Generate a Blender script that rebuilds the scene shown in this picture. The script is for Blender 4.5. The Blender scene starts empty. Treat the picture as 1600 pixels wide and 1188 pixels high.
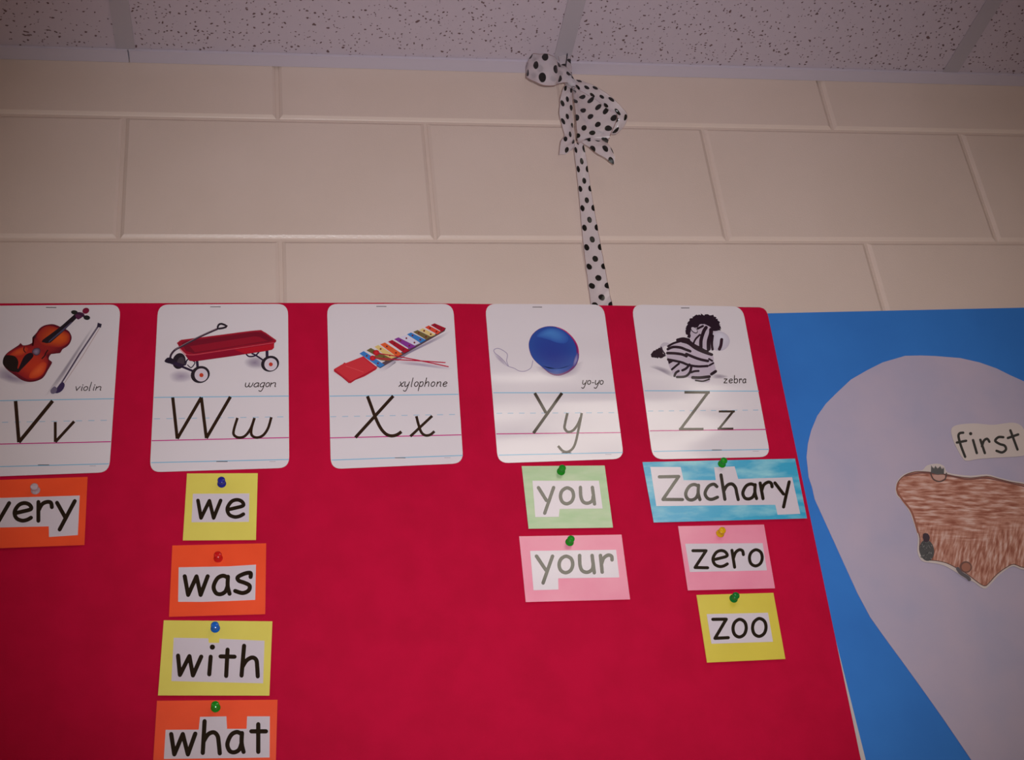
import bpy, bmesh, math, random
from mathutils import Vector, Matrix
from mathutils.geometry import tessellate_polygon

random.seed(7)
scene = bpy.context.scene
COL = scene.collection

# ------------------------------------------------------------------ camera
CAM = Vector((0.1881, -1.4210, 1.4084))
PITCH, YAW, ROLL, FPX = 0.5106, 0.2070, -0.1181, 2067.73


def cam_axes():
    f = Vector((math.sin(YAW) * math.cos(PITCH), math.cos(YAW) * math.cos(PITCH), math.sin(PITCH)))
    r0 = Vector((math.cos(YAW), -math.sin(YAW), 0))
    u0 = r0.cross(f)
    return (r0 * math.cos(ROLL) + u0 * math.sin(ROLL), u0 * math.cos(ROLL) - r0 * math.sin(ROLL), f)


AX_R, AX_U, AX_F = cam_axes()
cd = bpy.data.cameras.new('camera')
cam = bpy.data.objects.new('camera', cd)
COL.objects.link(cam)
m = Matrix.Identity(4)
for i, a in enumerate((AX_R, AX_U, -AX_F)):
    for j in range(3):
        m[j][i] = a[j]
m.translation = CAM
cam.matrix_world = m
cd.sensor_fit = 'HORIZONTAL'
cd.sensor_width = 36.0
cd.lens = 36.0 * FPX / 1600.0
cd.clip_start = 0.02
scene.camera = cam

# ------------------------------------------------------------------ world, light, exposure
world = bpy.data.worlds.new('world')
scene.world = world
world.use_nodes = True
world.node_tree.nodes['Background'].inputs[0].default_value = (0.5, 0.47, 0.46, 1)
world.node_tree.nodes['Background'].inputs[1].default_value = 0.05
vs = scene.view_settings
vs.view_transform = 'Standard'
vs.look = 'None'
vs.exposure = 0.0
vs.gamma = 1.0
vs.use_curve_mapping = False
PANEL = 3.3            # luminance of the ceiling fixtures
# the camera's built-in flash, just beside the lens
fl = bpy.data.lights.new('camera_flash', 'SPOT')
fl.energy = 67.0
fl.color = (0.97, 0.99, 1.03)
fl.spot_size = math.radians(60)
fl.spot_blend = 1.0
fl.shadow_soft_size = 0.012
flo = bpy.data.objects.new('camera_flash', fl)
COL.objects.link(flo)
flm = m.copy()
flm.translation = CAM + AX_R * 0.045 + AX_U * 0.03
flo.matrix_world = flm


# ------------------------------------------------------------------ helpers
def lin(c):
    return tuple((v / 255 / 12.92 if v / 255 <= 0.04045 else ((v / 255 + 0.055) / 1.055) ** 2.4) for v in c)


class Pl:
    """a sheet close to the wall: off = o + k*(z0-z) + mx*(x-x0) in front of the wall face"""
    def __init__(s, o, k=0.0, z0=0.0, mx=0.0, x0=0.0):
        s.o, s.k, s.z0, s.mx, s.x0 = o, k, z0, mx, x0

    def up(s, d):
        return Pl(s.o + d, s.k, s.z0, s.mx, s.x0)

    def off(s, x, z):
        return s.o + s.k * (s.z0 - z) + s.mx * (x - s.x0)


def ray(px, py):
    return AX_F + AX_R * ((px - 800) / FPX) + AX_U * ((594 - py) / FPX)


def P(px, py, off=0.0):
    """point of the sheet (offset or Pl) in front of the wall for a position on the photo"""
    d = ray(px, py)
    pl = off if isinstance(off, Pl) else Pl(off)
    t = (-pl.o - pl.k * (pl.z0 - CAM.z) - pl.mx * (CAM.x - pl.x0) - CAM.y) / (d.y - pl.k * d.z + pl.mx * d.x)
    return CAM + d * t


class T:
    """a zoomed frame of the photo: origin and scale"""
    def __init__(s, ox, oy, sc):
        s.ox, s.oy, s.sc = ox, oy, sc

    def __call__(s, p):
        return (s.ox + p[0] / s.sc, s.oy + p[1] / s.sc)


ID = T(0, 0, 1)


def spline(pts, n=6, closed=False):
    if len(pts) < 3:
        return list(pts)
    out = []
    N = len(pts)
    dim = len(pts[0])
    segs = N if closed else N - 1
    for i in range(segs):
        if closed:
            a, b, c, d = pts[(i - 1) % N], pts[i], pts[(i + 1) % N], pts[(i + 2) % N]
        else:
            a, b, c, d = pts[max(i - 1, 0)], pts[i], pts[i + 1], pts[min(i + 2, N - 1)]
        for j in range(n):
            t = j / n
            out.append(tuple(0.5 * (2 * b[k] + (c[k] - a[k]) * t + (2 * a[k] - 5 * b[k] + 4 * c[k] - d[k]) * t * t
                                    + (3 * b[k] - a[k] - 3 * c[k] + d[k]) * t ** 3) for k in range(dim)))
    if not closed:
        out.append(tuple(pts[-1]))
    return out


def ellipse(cx, cy, rx, ry, rot=0, n=24):
    c, s = math.cos(rot), math.sin(rot)
    return [(cx + rx * math.cos(a) * c - ry * math.sin(a) * s, cy + rx * math.cos(a) * s + ry * math.sin(a) * c)
            for a in (2 * math.pi * i / n for i in range(n))]


def link(name, me, mat, parent=None, origin=None):
    if mat and not me.materials:
        me.materials.append(mat)
    o = bpy.data.objects.new(name, me)
    COL.objects.link(o)
    if parent:
        o.parent = parent
    if origin is not None:
        o.location = origin
    return o


def mesh(name, verts, faces, mat, parent=None, smooth=False, cols=None):
    """verts in world space; stored relative to the parent's location, or to their own base"""
    if parent:
        org = WORLD.get(parent.name, parent.location)
    else:
        xs = [v[0] for v in verts]; ys = [v[1] for v in verts]; zs = [v[2] for v in verts]
        org = Vector(((min(xs) + max(xs)) / 2, (min(ys) + max(ys)) / 2, min(zs)))
    me = bpy.data.meshes.new(name)
    me.from_pydata([tuple(Vector(v) - org) for v in verts], [], faces)
    if cols:
        at = me.color_attributes.new('Col', 'FLOAT_COLOR', 'POINT')
        for i, c in enumerate(cols):
            at.data[i].color = (*c, 1)
    if smooth:
        for p in me.polygons:
            p.use_smooth = True
    me.update()
    o = link(name, me, mat, parent, None if parent else org)
    WORLD[o.name] = Vector(org)
    return o


WORLD = {}


def empty(name, loc):
    o = bpy.data.objects.new(name, None)
    COL.objects.link(o)
    o.location = loc
    o.empty_display_size = 0.05
    WORLD[o.name] = Vector(loc)
    return o


def tag(o, label=None, cat=None, group=None, kind=None):
    if label: o['label'] = label
    if cat: o['category'] = cat
    if group: o['group'] = group
    if kind: o['kind'] = kind
    return o


def box_data(x0, x1, y0, y1, z0, z1, base=0):
    v = [(x, y, z) for x in (x0, x1) for y in (y0, y1) for z in (z0, z1)]
    f = [(0, 1, 3, 2), (4, 6, 7, 5), (0, 4, 5, 1), (2, 3, 7, 6), (0, 2, 6, 4), (1, 5, 7, 3)]
    return v, [tuple(i + base for i in q) for q in f]


def box(name, x0, x1, y0, y1, z0, z1, mat, parent=None):
    v, f = box_data(x0, x1, y0, y1, z0, z1)
    return mesh(name, v, f, mat, parent)


def bevel_box(name, x0, x1, y0, y1, z0, z1, mat, parent, bv):
    bm = bmesh.new()
    v, f = box_data(x0, x1, y0, y1, z0, z1)
    vv = [bm.verts.new(p) for p in v]
    for q in f:
        bm.faces.new([vv[i] for i in q])
    bmesh.ops.bevel(bm, geom=bm.edges[:], offset=bv, segments=1, affect='EDGES')
    bm.verts.ensure_lookup_table()
    bm.verts.index_update()
    vs_ = [tuple(q.co) for q in bm.verts]
    fs_ = [tuple(q.index for q in g.verts) for g in bm.faces]
    bm.free()
    return mesh(name, vs_, fs_, mat, parent)


def sheet(name, outline, pl, thick, mat, parent=None):
    """a cut sheet of paper or card: outline in photo positions, its front on plane pl, its own thickness behind"""
    fr = [P(x, y, pl) for x, y in outline]
    bk = [v + Vector((0, thick, 0)) for v in fr]
    n = len(fr)
    tri = tessellate_polygon([[Vector((v.x, v.z, 0)) for v in fr]])
    faces = []
    for a, b, c in tri:
        A, B, C_ = fr[a], fr[b], fr[c]
        nrm = (B - A).cross(C_ - A)
        if nrm.y > 0:
            b, c = c, b
        faces.append((a, b, c))
        faces.append((n + a, n + c, n + b))
    area = sum(fr[i].x * fr[(i + 1) % n].z - fr[(i + 1) % n].x * fr[i].z for i in range(n))
    for i in range(n):
        j = (i + 1) % n
        faces.append((i, n + i, n + j, j) if area > 0 else (i, j, n + j, n + i))
    return mesh(name, fr + bk, faces, mat, parent)


def rounded(quad, r, n=6):
    """quad of photo corners TL,TR,BR,BL with rounded corners of r pixels"""
    out = []
    for i in range(4):
        p0, p, p1 = (Vector(quad[(i - 1) % 4]), Vector(quad[i]), Vector(quad[(i + 1) % 4]))
        a = p + (p0 - p).normalized() * r
        b = p + (p1 - p).normalized() * r
        for j in range(n + 1):
            t = j / n
            k = 0.12
            q = a * (1 - t) ** 2 + p * 2 * t * (1 - t) + b * t * t
            out.append((q.x, q.y))
    return out


class Print:
    """flat print on a sheet: layered coloured outlines and pen strokes in one mesh"""
    def __init__(s, tf, pl, lift=0.00008, step=0.00002):
        s.tf, s.pl, s.h, s.step = tf, pl, lift, step
        s.v, s.f, s.c = [], [], []

    def _add(s, pts2, faces, cols):
        pl = s.pl.up(s.h)
        b = len(s.v)
        s.v += [P(*s.tf(p), pl) for p in pts2]
        for q in faces:
            A, B, C_ = (s.v[b + q[0]], s.v[b + q[1]], s.v[b + q[2]])
            if (B - A).cross(C_ - A).y > 0:
                q = tuple(reversed(q))
            s.f.append(tuple(b + i for i in q))
        s.c += cols
        s.h += 0.000006

    def poly(s, pts, col, smooth=0):
        if smooth:
            pts = spline(pts, smooth, True)
        tri = tessellate_polygon([[Vector((p[0], p[1], 0)) for p in pts]])
        s._add(pts, [tuple(t) for t in tri], [lin(col)] * len(pts))
        s.h += s.step
        return s

    def fan(s, pts, edge, mid, ctr=None, smooth=4, rings=(0.45,)):
        """outline shaded from its edge colour to its middle colour"""
        if smooth:
            pts = spline(pts, smooth, True)
        n = len(pts)
        if ctr is None:
            ctr = (sum(p[0] for p in pts) / n, sum(p[1] for p in pts) / n)
        e, mm = lin(edge), lin(mid)
        allp = list(pts) + [((p[0] + ctr[0]) / 2, (p[1] + ctr[1]) / 2) for p in pts] + [ctr]
        half = tuple(e[i] * 0.35 + mm[i] * 0.65 for i in range(3))
        fc = []
        for i in range(n):
            j = (i + 1) % n
            fc += [(i, j, n + j, n + i), (n + i, n + j, 2 * n)]
        s._add(allp, fc, [e] * n + [half] * n + [mm])
        s.h += s.step
        return s

    def stroke(s, pts, w, col, smooth=6, cap=True, closed=False):
        if smooth and len(pts) > 2:
            pts = spline(pts, smooth, closed)
        if closed:
            pts = list(pts) + [pts[0]]
        c = lin(col)
        hw = w / 2
        P2, F2 = [], []
        dens = []
        for i, p in enumerate(pts):
            a = Vector(pts[max(i - 1, 0)][:2]); b = Vector(pts[min(i + 1, len(pts) - 1)][:2])
            if closed and i in (0, len(pts) - 1):
                a = Vector(pts[-2][:2]); b = Vector(pts[1][:2])
            t = (b - a)
            if t.length < 1e-6:
                t = Vector((1, 0))
            t.normalize()
            nrm = Vector((-t.y, t.x))
            sc = 1.0
            if 0 < i < len(pts) - 1:
                t0 = (Vector(p[:2]) - Vector(pts[i - 1][:2]))
                if t0.length > 1e-6:
                    cs = abs(t0.normalized().dot(t))
                    sc = 1 / max(cs, 0.5)
            q = Vector(p[:2])
            P2 += [tuple(q + nrm * hw * sc), tuple(q - nrm * hw * sc)]
        for i in range(len(pts) - 1):
            F2.append((2 * i, 2 * i + 1, 2 * i + 3, 2 * i + 2))
        s._add(P2, F2, [c] * len(P2))
        if cap and not closed:
            for q in (pts[0], pts[-1]):
                k = 10
                cp = [(q[0] + hw * math.cos(2 * math.pi * i / k), q[1] + hw * math.sin(2 * math.pi * i / k)) for i in range(k)]
                s._add(cp, [tuple(range(k))], [c] * k)
        return s

    def corner(s, pts, w, col, cap=True):
        """angular stroke: every leg a straight bar with round joints"""
        for a, b in zip(pts[:-1], pts[1:]):
            s.stroke([a, b], w, col, 0, cap)
        return s

    def dot(s, c, r, col):
        return s.poly(ellipse(c[0], c[1], r, r, 0, 14), col)

    def build(s, name, mat, parent):
        return mesh(name, s.v, s.f, mat, parent, cols=s.c)


# ------------------------------------------------------------------ materials
def new_mat(name):
    mt = bpy.data.materials.new(name)
    mt.use_nodes = True
    nt = mt.node_tree
    b = nt.nodes['Principled BSDF']
    return mt, nt, b


def nd(nt, t, **kw):
    n = nt.nodes.new(t)
    for k, v in kw.items():
        setattr(n, k, v)
    return n


def bump(nt, b, height, strength, dist):
    bp = nd(nt, 'ShaderNodeBump')
    bp.inputs['Strength'].default_value = strength
    bp.inputs['Distance'].default_value = dist
    nt.links.new(height, bp.inputs['Height'])
    nt.links.new(bp.outputs[0], b.inputs['Normal'])
    return bp


def surf(name, rgb, rough=0.6, spec=0.5, rgb2=None, nscale=40, contrast=(0.35, 0.65), bscale=0, bstr=0.2, bdist=0.001,
         metallic=0, stretch=None, alpha=None, coat=0):
    mt, nt, b = new_mat(name)
    b.inputs['Base Color'].default_value = (*lin(rgb), 1)
    b.inputs['Roughness'].default_value = rough
    b.inputs['Specular IOR Level'].default_value = spec
    b.inputs['Metallic'].default_value = metallic
    pos = nd(nt, 'ShaderNodeNewGeometry').outputs['Position']
    if stretch:
        mp = nd(nt, 'ShaderNodeMapping')
        mp.inputs['Scale'].default_value = stretch
        nt.links.new(pos, mp.inputs[0])
        pos = mp.outputs[0]
    if rgb2:
        n = nd(nt, 'ShaderNodeTexNoise')
        n.inputs['Scale'].default_value = nscale
        n.inputs['Detail'].default_value = 4
        nt.links.new(pos, n.inputs['Vector'])
        r = nd(nt, 'ShaderNodeValToRGB')
        r.color_ramp.elements[0].position, r.color_ramp.elements[1].position = contrast
        r.color_ramp.elements[0].color = (*lin(rgb), 1)
        r.color_ramp.elements[1].color = (*lin(rgb2), 1)
        nt.links.new(n.outputs[0], r.inputs[0])
        nt.links.new(r.outputs[0], b.inputs['Base Color'])
    if bscale:
        n = nd(nt, 'ShaderNodeTexNoise')
        n.inputs['Scale'].default_value = bscale
        n.inputs['Detail'].default_value = 3
        nt.links.new(pos, n.inputs['Vector'])
        bump(nt, b, n.outputs[0], bstr, bdist)
    return mt


def wavy(nt, b, amount=0.0012):
    """laminated sheets are never quite flat: long soft waves across the sheet, plus a fine grain"""
    pos = nd(nt, 'ShaderNodeNewGeometry').outputs['Position']
    mp = nd(nt, 'ShaderNodeMapping')
    mp.inputs['Scale'].default_value = (5, 1, 17)
    nt.links.new(pos, mp.inputs[0])
    n = nd(nt, 'ShaderNodeTexNoise')
    n.inputs['Scale'].default_value = 1.0
    n.inputs['Detail'].default_value = 0.6
    nt.links.new(mp.outputs[0], n.inputs['Vector'])
    bump(nt, b, n.outputs[0], 1.0, amount)


def laminate(name, rgb=None, rgb2=None, nscale=25, rough=0.12, amount=0.003, contrast=(0.35, 0.65), stretch=None):
    mt, nt, b = new_mat(name)
    if rgb:
        b.inputs['Base Color'].default_value = (*lin(rgb), 1)
    else:
        a = nd(nt, 'ShaderNodeAttribute', attribute_name='Col')
        nt.links.new(a.outputs['Color'], b.inputs['Base Color'])
    if rgb2:
        pos = nd(nt, 'ShaderNodeNewGeometry').outputs['Position']
        if stretch:
            mp = nd(nt, 'ShaderNodeMapping')
            mp.inputs['Scale'].default_value = stretch
            nt.links.new(pos, mp.inputs[0])
            pos = mp.outputs[0]
        n = nd(nt, 'ShaderNodeTexNoise')
        n.inputs['Scale'].default_value = nscale
        n.inputs['Detail'].default_value = 5
        nt.links.new(pos, n.inputs['Vector'])
        r = nd(nt, 'ShaderNodeValToRGB')
        r.color_ramp.elements[0].position, r.color_ramp.elements[1].position = contrast
        r.color_ramp.elements[0].color = (*lin(rgb), 1)
        r.color_ramp.elements[1].color = (*lin(rgb2), 1)
        nt.links.new(n.outputs[0], r.inputs[0])
        nt.links.new(r.outputs[0], b.inputs['Base Color'])
    b.inputs['Roughness'].default_value = rough
    b.inputs['Specular IOR Level'].default_value = 0.8
    wavy(nt, b, amount)
    return mt


M = {}
M['block'] = surf('painted_block', (212, 189, 178), 0.30, 0.5, (216, 193, 183), 6, bscale=420, bstr=0.35, bdist=0.0006)
M['mortar'] = surf('painted_mortar', (210, 187, 176), 0.42, 0.5, bscale=300, bstr=0.3, bdist=0.0006)
M['trim'] = surf('painted_metal_trim', (200, 188, 202), 0.45, 0.5)
M['grid'] = surf('painted_grid_bar', (174, 163, 172), 0.5, 0.5)
M['floor'] = surf('floor_vinyl', (178, 168, 152), 0.35, 0.5, (160, 150, 136), 8)
M['plainwall'] = surf('plain_wall_paint', (205, 186, 166), 0.5, 0.4)
M['red'] = surf('red_felt_paper', (190, 3, 54), 0.8, 0.15, (182, 2, 50), 30, bscale=900, bstr=0.35, bdist=0.0005)
M['foam'] = surf('foam_board_core', (196, 186, 186), 0.7, 0.3)
M['blue'] = surf('blue_roll_paper', (52, 122, 206), 0.7, 0.3, (48, 115, 198), 9, bscale=60, bstr=0.12, bdist=0.002)
M['lilac'] = surf('lilac_tissue_paper', (187, 171, 191), 0.75, 0.3, (176, 166, 190), 14, bscale=25, bstr=0.15, bdist=0.003)
M['cardstock'] = surf('cream_drawing_paper', (208, 192, 188), 0.7, 0.3)
M['card'] = laminate('laminated_white_card', (226, 214, 220))
M['print'] = laminate('laminated_print')
M['flatprint'] = laminate('matte_print', rough=0.65, amount=0.0)
M['strip'] = laminate('white_word_paper', (214, 200, 210), rough=0.16, amount=0.002)
M['orange'] = laminate('orange_word_paper', (252, 84, 42), (244, 78, 38), 20, 0.3, 0.002)
M['yellow'] = laminate('yellow_word_paper', (229, 212, 98), (224, 205, 92), 20, 0.3, 0.002)
M['golden'] = laminate('golden_word_paper', (218, 196, 68), (212, 190, 64), 20, 0.3, 0.002)
M['green'] = laminate('pale_green_word_paper', (156, 188, 138), (174, 194, 152), 26, 0.24, 0.002, stretch=(1, 1, 3))
M['pink'] = laminate('pink_word_paper', (232, 130, 160), (236, 142, 168), 20, 0.26, 0.002)
M['sky'] = laminate('sky_blue_mottled_word_paper', (52, 164, 204), (150, 210, 222), 22, 0.24, 0.002, (0.42, 0.72), (1, 1, 3))
M['steel'] = surf('staple_steel', (120, 112, 112), 0.35, 0.5, metallic=0.8)
M['needle'] = surf('pin_steel', (180, 180, 184), 0.25, 0.5, metallic=1.0)
M['wire'] = surf('dark_wire', (70, 66, 72), 0.4, 0.5, metallic=0.6)


def plastic(name, rgb, trans=0.0):
    mt, nt, b = new_mat(name)
    b.inputs['Base Color'].default_value = (*lin(rgb), 1)
    b.inputs['Roughness'].default_value = 0.16
    b.inputs['Transmission Weight'].default_value = trans
    b.inputs['IOR'].default_value = 1.46
    return mt


M['pin_green'] = plastic('green_pin_plastic', (28, 138, 30))
M['pin_deepgreen'] = plastic('deep_green_pin_plastic', (16, 112, 44))
M['pin_blue'] = plastic('blue_pin_plastic', (24, 96, 190))
M['pin_navy'] = plastic('navy_pin_plastic', (36, 36, 140))
M['pin_red'] = plastic('red_pin_plastic', (206, 24, 26))
M['pin_yellow'] = plastic('yellow_pin_plastic', (230, 172, 24), 0.15)
M['pin_clear'] = plastic('clear_pin_plastic', (226, 206, 216), 0.45)


def panel_mat():
    mt, nt, b = new_mat('fluorescent_diffuser')
    b.inputs['Base Color'].default_value = (0.8, 0.8, 0.8, 1)
    b.inputs['Emission Color'].default_value = (1.0, 0.92, 0.78, 1)
    b.inputs['Emission Strength'].default_value = PANEL
    return mt


def tile_mat():
    mt, nt, b = new_mat('acoustic_tile')
    pos = nd(nt, 'ShaderNodeNewGeometry').outputs['Position']
    nz = nd(nt, 'ShaderNodeTexNoise')
    nz.inputs['Scale'].default_value = 60
    nt.links.new(pos, nz.inputs['Vector'])
    mix = nd(nt, 'ShaderNodeVectorMath', operation='MULTIPLY_ADD')
    mix.inputs[1].default_value = (0.014, 0.014, 0)
    nt.links.new(nz.outputs['Color'], mix.inputs[0])
    nt.links.new(pos, mix.inputs[2])
    fac = None
    for sc, th, keep in ((100, 0.105, 0.55), (170, 0.14, 0.4)):
        vo = nd(nt, 'ShaderNodeTexVoronoi', voronoi_dimensions='2D')
        vo.inputs['Scale'].default_value = sc
        nt.links.new(mix.outputs[0], vo.inputs['Vector'])
        sep = nd(nt, 'ShaderNodeSeparateColor')
        nt.links.new(vo.outputs['Color'], sep.inputs[0])
        # every cell: a hole of its own size, some cells without
        sz = nd(nt, 'ShaderNodeMath', operation='SUBTRACT', use_clamp=True)
        sz.inputs[0].default_value = keep
        nt.links.new(sep.outputs[0], sz.inputs[1])
        sz2 = nd(nt, 'ShaderNodeMath', operation='MULTIPLY')
        sz2.inputs[1].default_value = th / keep * 2
        nt.links.new(sz.outputs[0], sz2.inputs[0])
        lt = nd(nt, 'ShaderNodeMath', operation='SUBTRACT')
        nt.links.new(sz2.outputs[0], lt.inputs[0])
        nt.links.new(vo.outputs['Distance'], lt.inputs[1])
        k = nd(nt, 'ShaderNodeMath', operation='MULTIPLY', use_clamp=True)
        k.inputs[1].default_value = 14
        nt.links.new(lt.outputs[0], k.inputs[0])
        if fac is None:
            fac = k.outputs[0]
        else:
            mx = nd(nt, 'ShaderNodeMath', operation='MAXIMUM')
            nt.links.new(fac, mx.inputs[0]); nt.links.new(k.outputs[0], mx.inputs[1])
            fac = mx.outputs[0]
    mc = nd(nt, 'ShaderNodeMix', data_type='RGBA')
    mc.inputs[6].default_value = (*lin((194, 178, 189)), 1)
    mc.inputs[7].default_value = (*lin((112, 88, 90)), 1)
    nt.links.new(fac, mc.inputs[0])
    nt.links.new(mc.outputs[2], b.inputs['Base Color'])
    b.inputs['Roughness'].default_value = 0.9
    b.inputs['Specular IOR Level'].default_value = 0.1
    inv = nd(nt, 'ShaderNodeMath', operation='SUBTRACT')
    inv.inputs[0].default_value = 1
    nt.links.new(fac, inv.inputs[1])
    bump(nt, b, inv.outputs[0], 0.5, 0.001)
    return mt


def crayon_mat():
    mt, nt, b = new_mat('brown_crayon')
    pos = nd(nt, 'ShaderNodeNewGeometry').outputs['Position']
    cols = []
    for rot, sc, seed in ((0.06, (20, 1, 120), 0), (-1.1, (24, 1, 130), 3.0)):
        mp = nd(nt, 'ShaderNodeMapping', vector_type='TEXTURE')
        mp.inputs['Rotation'].default_value = (0, rot, 0)
        mp.inputs['Scale'].default_value = tuple(1 / q for q in sc)
        mp.inputs['Location'].default_value = (seed, 0, seed)
        nt.links.new(pos, mp.inputs[0])
        n = nd(nt, 'ShaderNodeTexNoise')
        n.inputs['Scale'].default_value = 2.2
        n.inputs['Detail'].default_value = 6
        nt.links.new(mp.outputs[0], n.inputs['Vector'])
        cols.append(n.outputs[0])
    big = nd(nt, 'ShaderNodeTexNoise')
    big.inputs['Scale'].default_value = 14
    nt.links.new(pos, big.inputs['Vector'])
    br = nd(nt, 'ShaderNodeMapRange')
    br.inputs['From Min'].default_value = 0.0
    br.inputs['From Max'].default_value = 0.03
    sz = nd(nt, 'ShaderNodeSeparateXYZ')
    nt.links.new(pos, sz.inputs[0])
    zz = nd(nt, 'ShaderNodeMath', operation='MULTIPLY_ADD')     # lower part scribbled more steeply
    zz.inputs[1].default_value = 0.06
    zz.inputs[2].default_value = P(*T(1360, 640, 950 / 240)((500, 690)), 0.005).z - 0.03
    nt.links.new(big.outputs[0], zz.inputs[0])
    df = nd(nt, 'ShaderNodeMath', operation='SUBTRACT')
    nt.links.new(zz.outputs[0], df.inputs[0]); nt.links.new(sz.outputs[2], df.inputs[1])
    nt.links.new(df.outputs[0], br.inputs[0])
    mx = nd(nt, 'ShaderNodeMix')
    nt.links.new(br.outputs[0], mx.inputs[0])
    nt.links.new(cols[0], mx.inputs[2])
    nt.links.new(cols[1], mx.inputs[3])
    r = nd(nt, 'ShaderNodeValToRGB')
    r.color_ramp.elements[0].position = 0.36
    r.color_ramp.elements[0].color = (*lin((150, 84, 66)), 1)
    r.color_ramp.elements[1].position = 0.66
    r.color_ramp.elements[1].color = (*lin((218, 180, 170)), 1)
    e = r.color_ramp.elements.new(0.5)
    e.color = (*lin((188, 130, 112)), 1)
    nt.links.new(mx.outputs[0], r.inputs[0])
    nt.links.new(r.outputs[0], b.inputs['Base Color'])
    b.inputs['Roughness'].default_value = 0.6
    return mt


def ribbon_mat():
    """sheer satin ribbon, black dots printed on it in a staggered lattice (UV in metres), woven dark edge"""
    mt, nt, b = new_mat('sheer_dotted_ribbon')
    uv = nd(nt, 'ShaderNodeUVMap', uv_map='UVMap')
    sep = nd(nt, 'ShaderNodeSeparateXYZ')
    nt.links.new(uv.outputs[0], sep.inputs[0])

    def math_(op, a, b_=None, clamp=False):
        n = nd(nt, 'ShaderNodeMath', operation=op, use_clamp=clamp)
        for i, q in enumerate((a, b_)):
            if q is None: continue
            if isinstance(q, (int, float)): n.inputs[i].default_value = q
            else: nt.links.new(q, n.inputs[i])
        return n.outputs[0]
    CW, CH, RD = 0.0122, 0.0300, 0.0050
    u = math_('ADD', sep.outputs[0], 0.0)
    col = math_('FLOOR', math_('DIVIDE', u, CW))
    par = math_('MODULO', col, 2.0)
    fu = math_('MULTIPLY', math_('SUBTRACT', math_('FRACT', math_('DIVIDE', u, CW)), 0.5), CW)
    v = math_('ADD', sep.outputs[1], math_('MULTIPLY', par, CH * 0.42))
    fv = math_('MULTIPLY', math_('SUBTRACT', math_('FRACT', math_('DIVIDE', v, CH)), 0.5), CH)
    d = math_('SQRT', math_('ADD', math_('MULTIPLY', fu, fu), math_('MULTIPLY', fv, fv)))
    dots = math_('MULTIPLY', math_('SUBTRACT', RD, d), 2500, True)
    at = nd(nt, 'ShaderNodeAttribute', attribute_name='edge')
    edge = math_('GREATER_THAN', at.outputs['Fac'], 0.955)
    mc = nd(nt, 'ShaderNodeMix', data_type='RGBA')
    mc.inputs[6].default_value = (*lin((236, 224, 232)), 1)
    mc.inputs[7].default_value = (*lin((150, 118, 112)), 1)
    nt.links.new(edge, mc.inputs[0])
    mc2 = nd(nt, 'ShaderNodeMix', data_type='RGBA')
    nt.links.new(dots, mc2.inputs[0])
    nt.links.new(mc.outputs[2], mc2.inputs[6])
    mc2.inputs[7].default_value = (*lin((26, 24, 20)), 1)
    nt.links.new(mc2.outputs[2], b.inputs['Base Color'])
    b.inputs['Roughness'].default_value = 0.22
    b.inputs['Specular IOR Level'].default_value = 0.8
    tl = nd(nt, 'ShaderNodeBsdfTranslucent')
    nt.links.new(mc2.outputs[2], tl.inputs[0])
    s1 = nd(nt, 'ShaderNodeMixShader')
    s1.inputs[0].default_value = 0.3
    nt.links.new(b.outputs[0], s1.inputs[1]); nt.links.new(tl.outputs[0], s1.inputs[2])
    tr = nd(nt, 'ShaderNodeBsdfTransparent')
    s2 = nd(nt, 'ShaderNodeMixShader')
    opaque = math_('MAXIMUM', math_('MAXIMUM', dots, edge), 0.64)
    nt.links.new(opaque, s2.inputs[0])
    nt.links.new(tr.outputs[0], s2.inputs[1]); nt.links.new(s1.outputs[0], s2.inputs[2])
    nt.links.new(s2.outputs[0], nt.nodes['Material Output'].inputs[0])
    return mt


M['panel'] = panel_mat()
M['tile'] = tile_mat()
M['crayon'] = crayon_mat()
M['ribbon'] = ribbon_mat()

# ------------------------------------------------------------------ the room
CRS, BLK = 0.2032, 0.4064        # block course height and length, joints included
ZC = 2.7385                      # suspended ceiling
X0, X1, Y0 = -2.9, 4.3, -7.2     # left wall, right wall, front wall


def struct(o):
    o['kind'] = 'structure'
    return o


wall = struct(empty('wall_back', (0.7, 0.05, 0)))
box('mortar_bed', X0, X1, 0.0034, 0.12, 0, 2.95, M['mortar'], wall)


def block_mesh(w, h):
    """a painted concrete block, its face proud of the joint, edges eased into the tooled mortar"""
    e, dp = 0.0056, 0.0042
    prof = ((0, 0.030), (0, dp), (e * 0.34, dp * 0.5), (e, 0.0))
    v, f = [], []
    for ins, y in prof:
        v += [(-w / 2 + ins, y, ins), (w / 2 - ins, y, ins), (w / 2 - ins, y, h - ins), (-w / 2 + ins, y, h - ins)]
    for r in range(len(prof) - 1):
        for i in range(4):
            j = (i + 1) % 4
            f.append((r * 4 + i, r * 4 + j, r * 4 + 4 + j, r * 4 + 4 + i))
    k = 4 * (len(prof) - 1)
    f.append((k, k + 1, k + 2, k + 3))
    f.append((3, 2, 1, 0))
    me = bpy.data.meshes.new('block')
    me.from_pydata(v, [], f)
    me.materials.append(M['block'])
    return me


JT = 0.0026
full = block_mesh(BLK - JT, CRS - JT)
cut = block_mesh(BLK - JT, 0.112)
for crs in range(9, 14):
    odd = (crs - 12) % 2
    for i in range(-3, 7):
        xc = (i + 0.5) * BLK - odd * BLK * 0.5
        o = bpy.data.objects.new('block', cut if crs == 13 else full)
        COL.objects.link(o)
        o.parent = wall
        o.location = Vector((xc, 0, crs * CRS + JT / 2)) - wall.location
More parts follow.
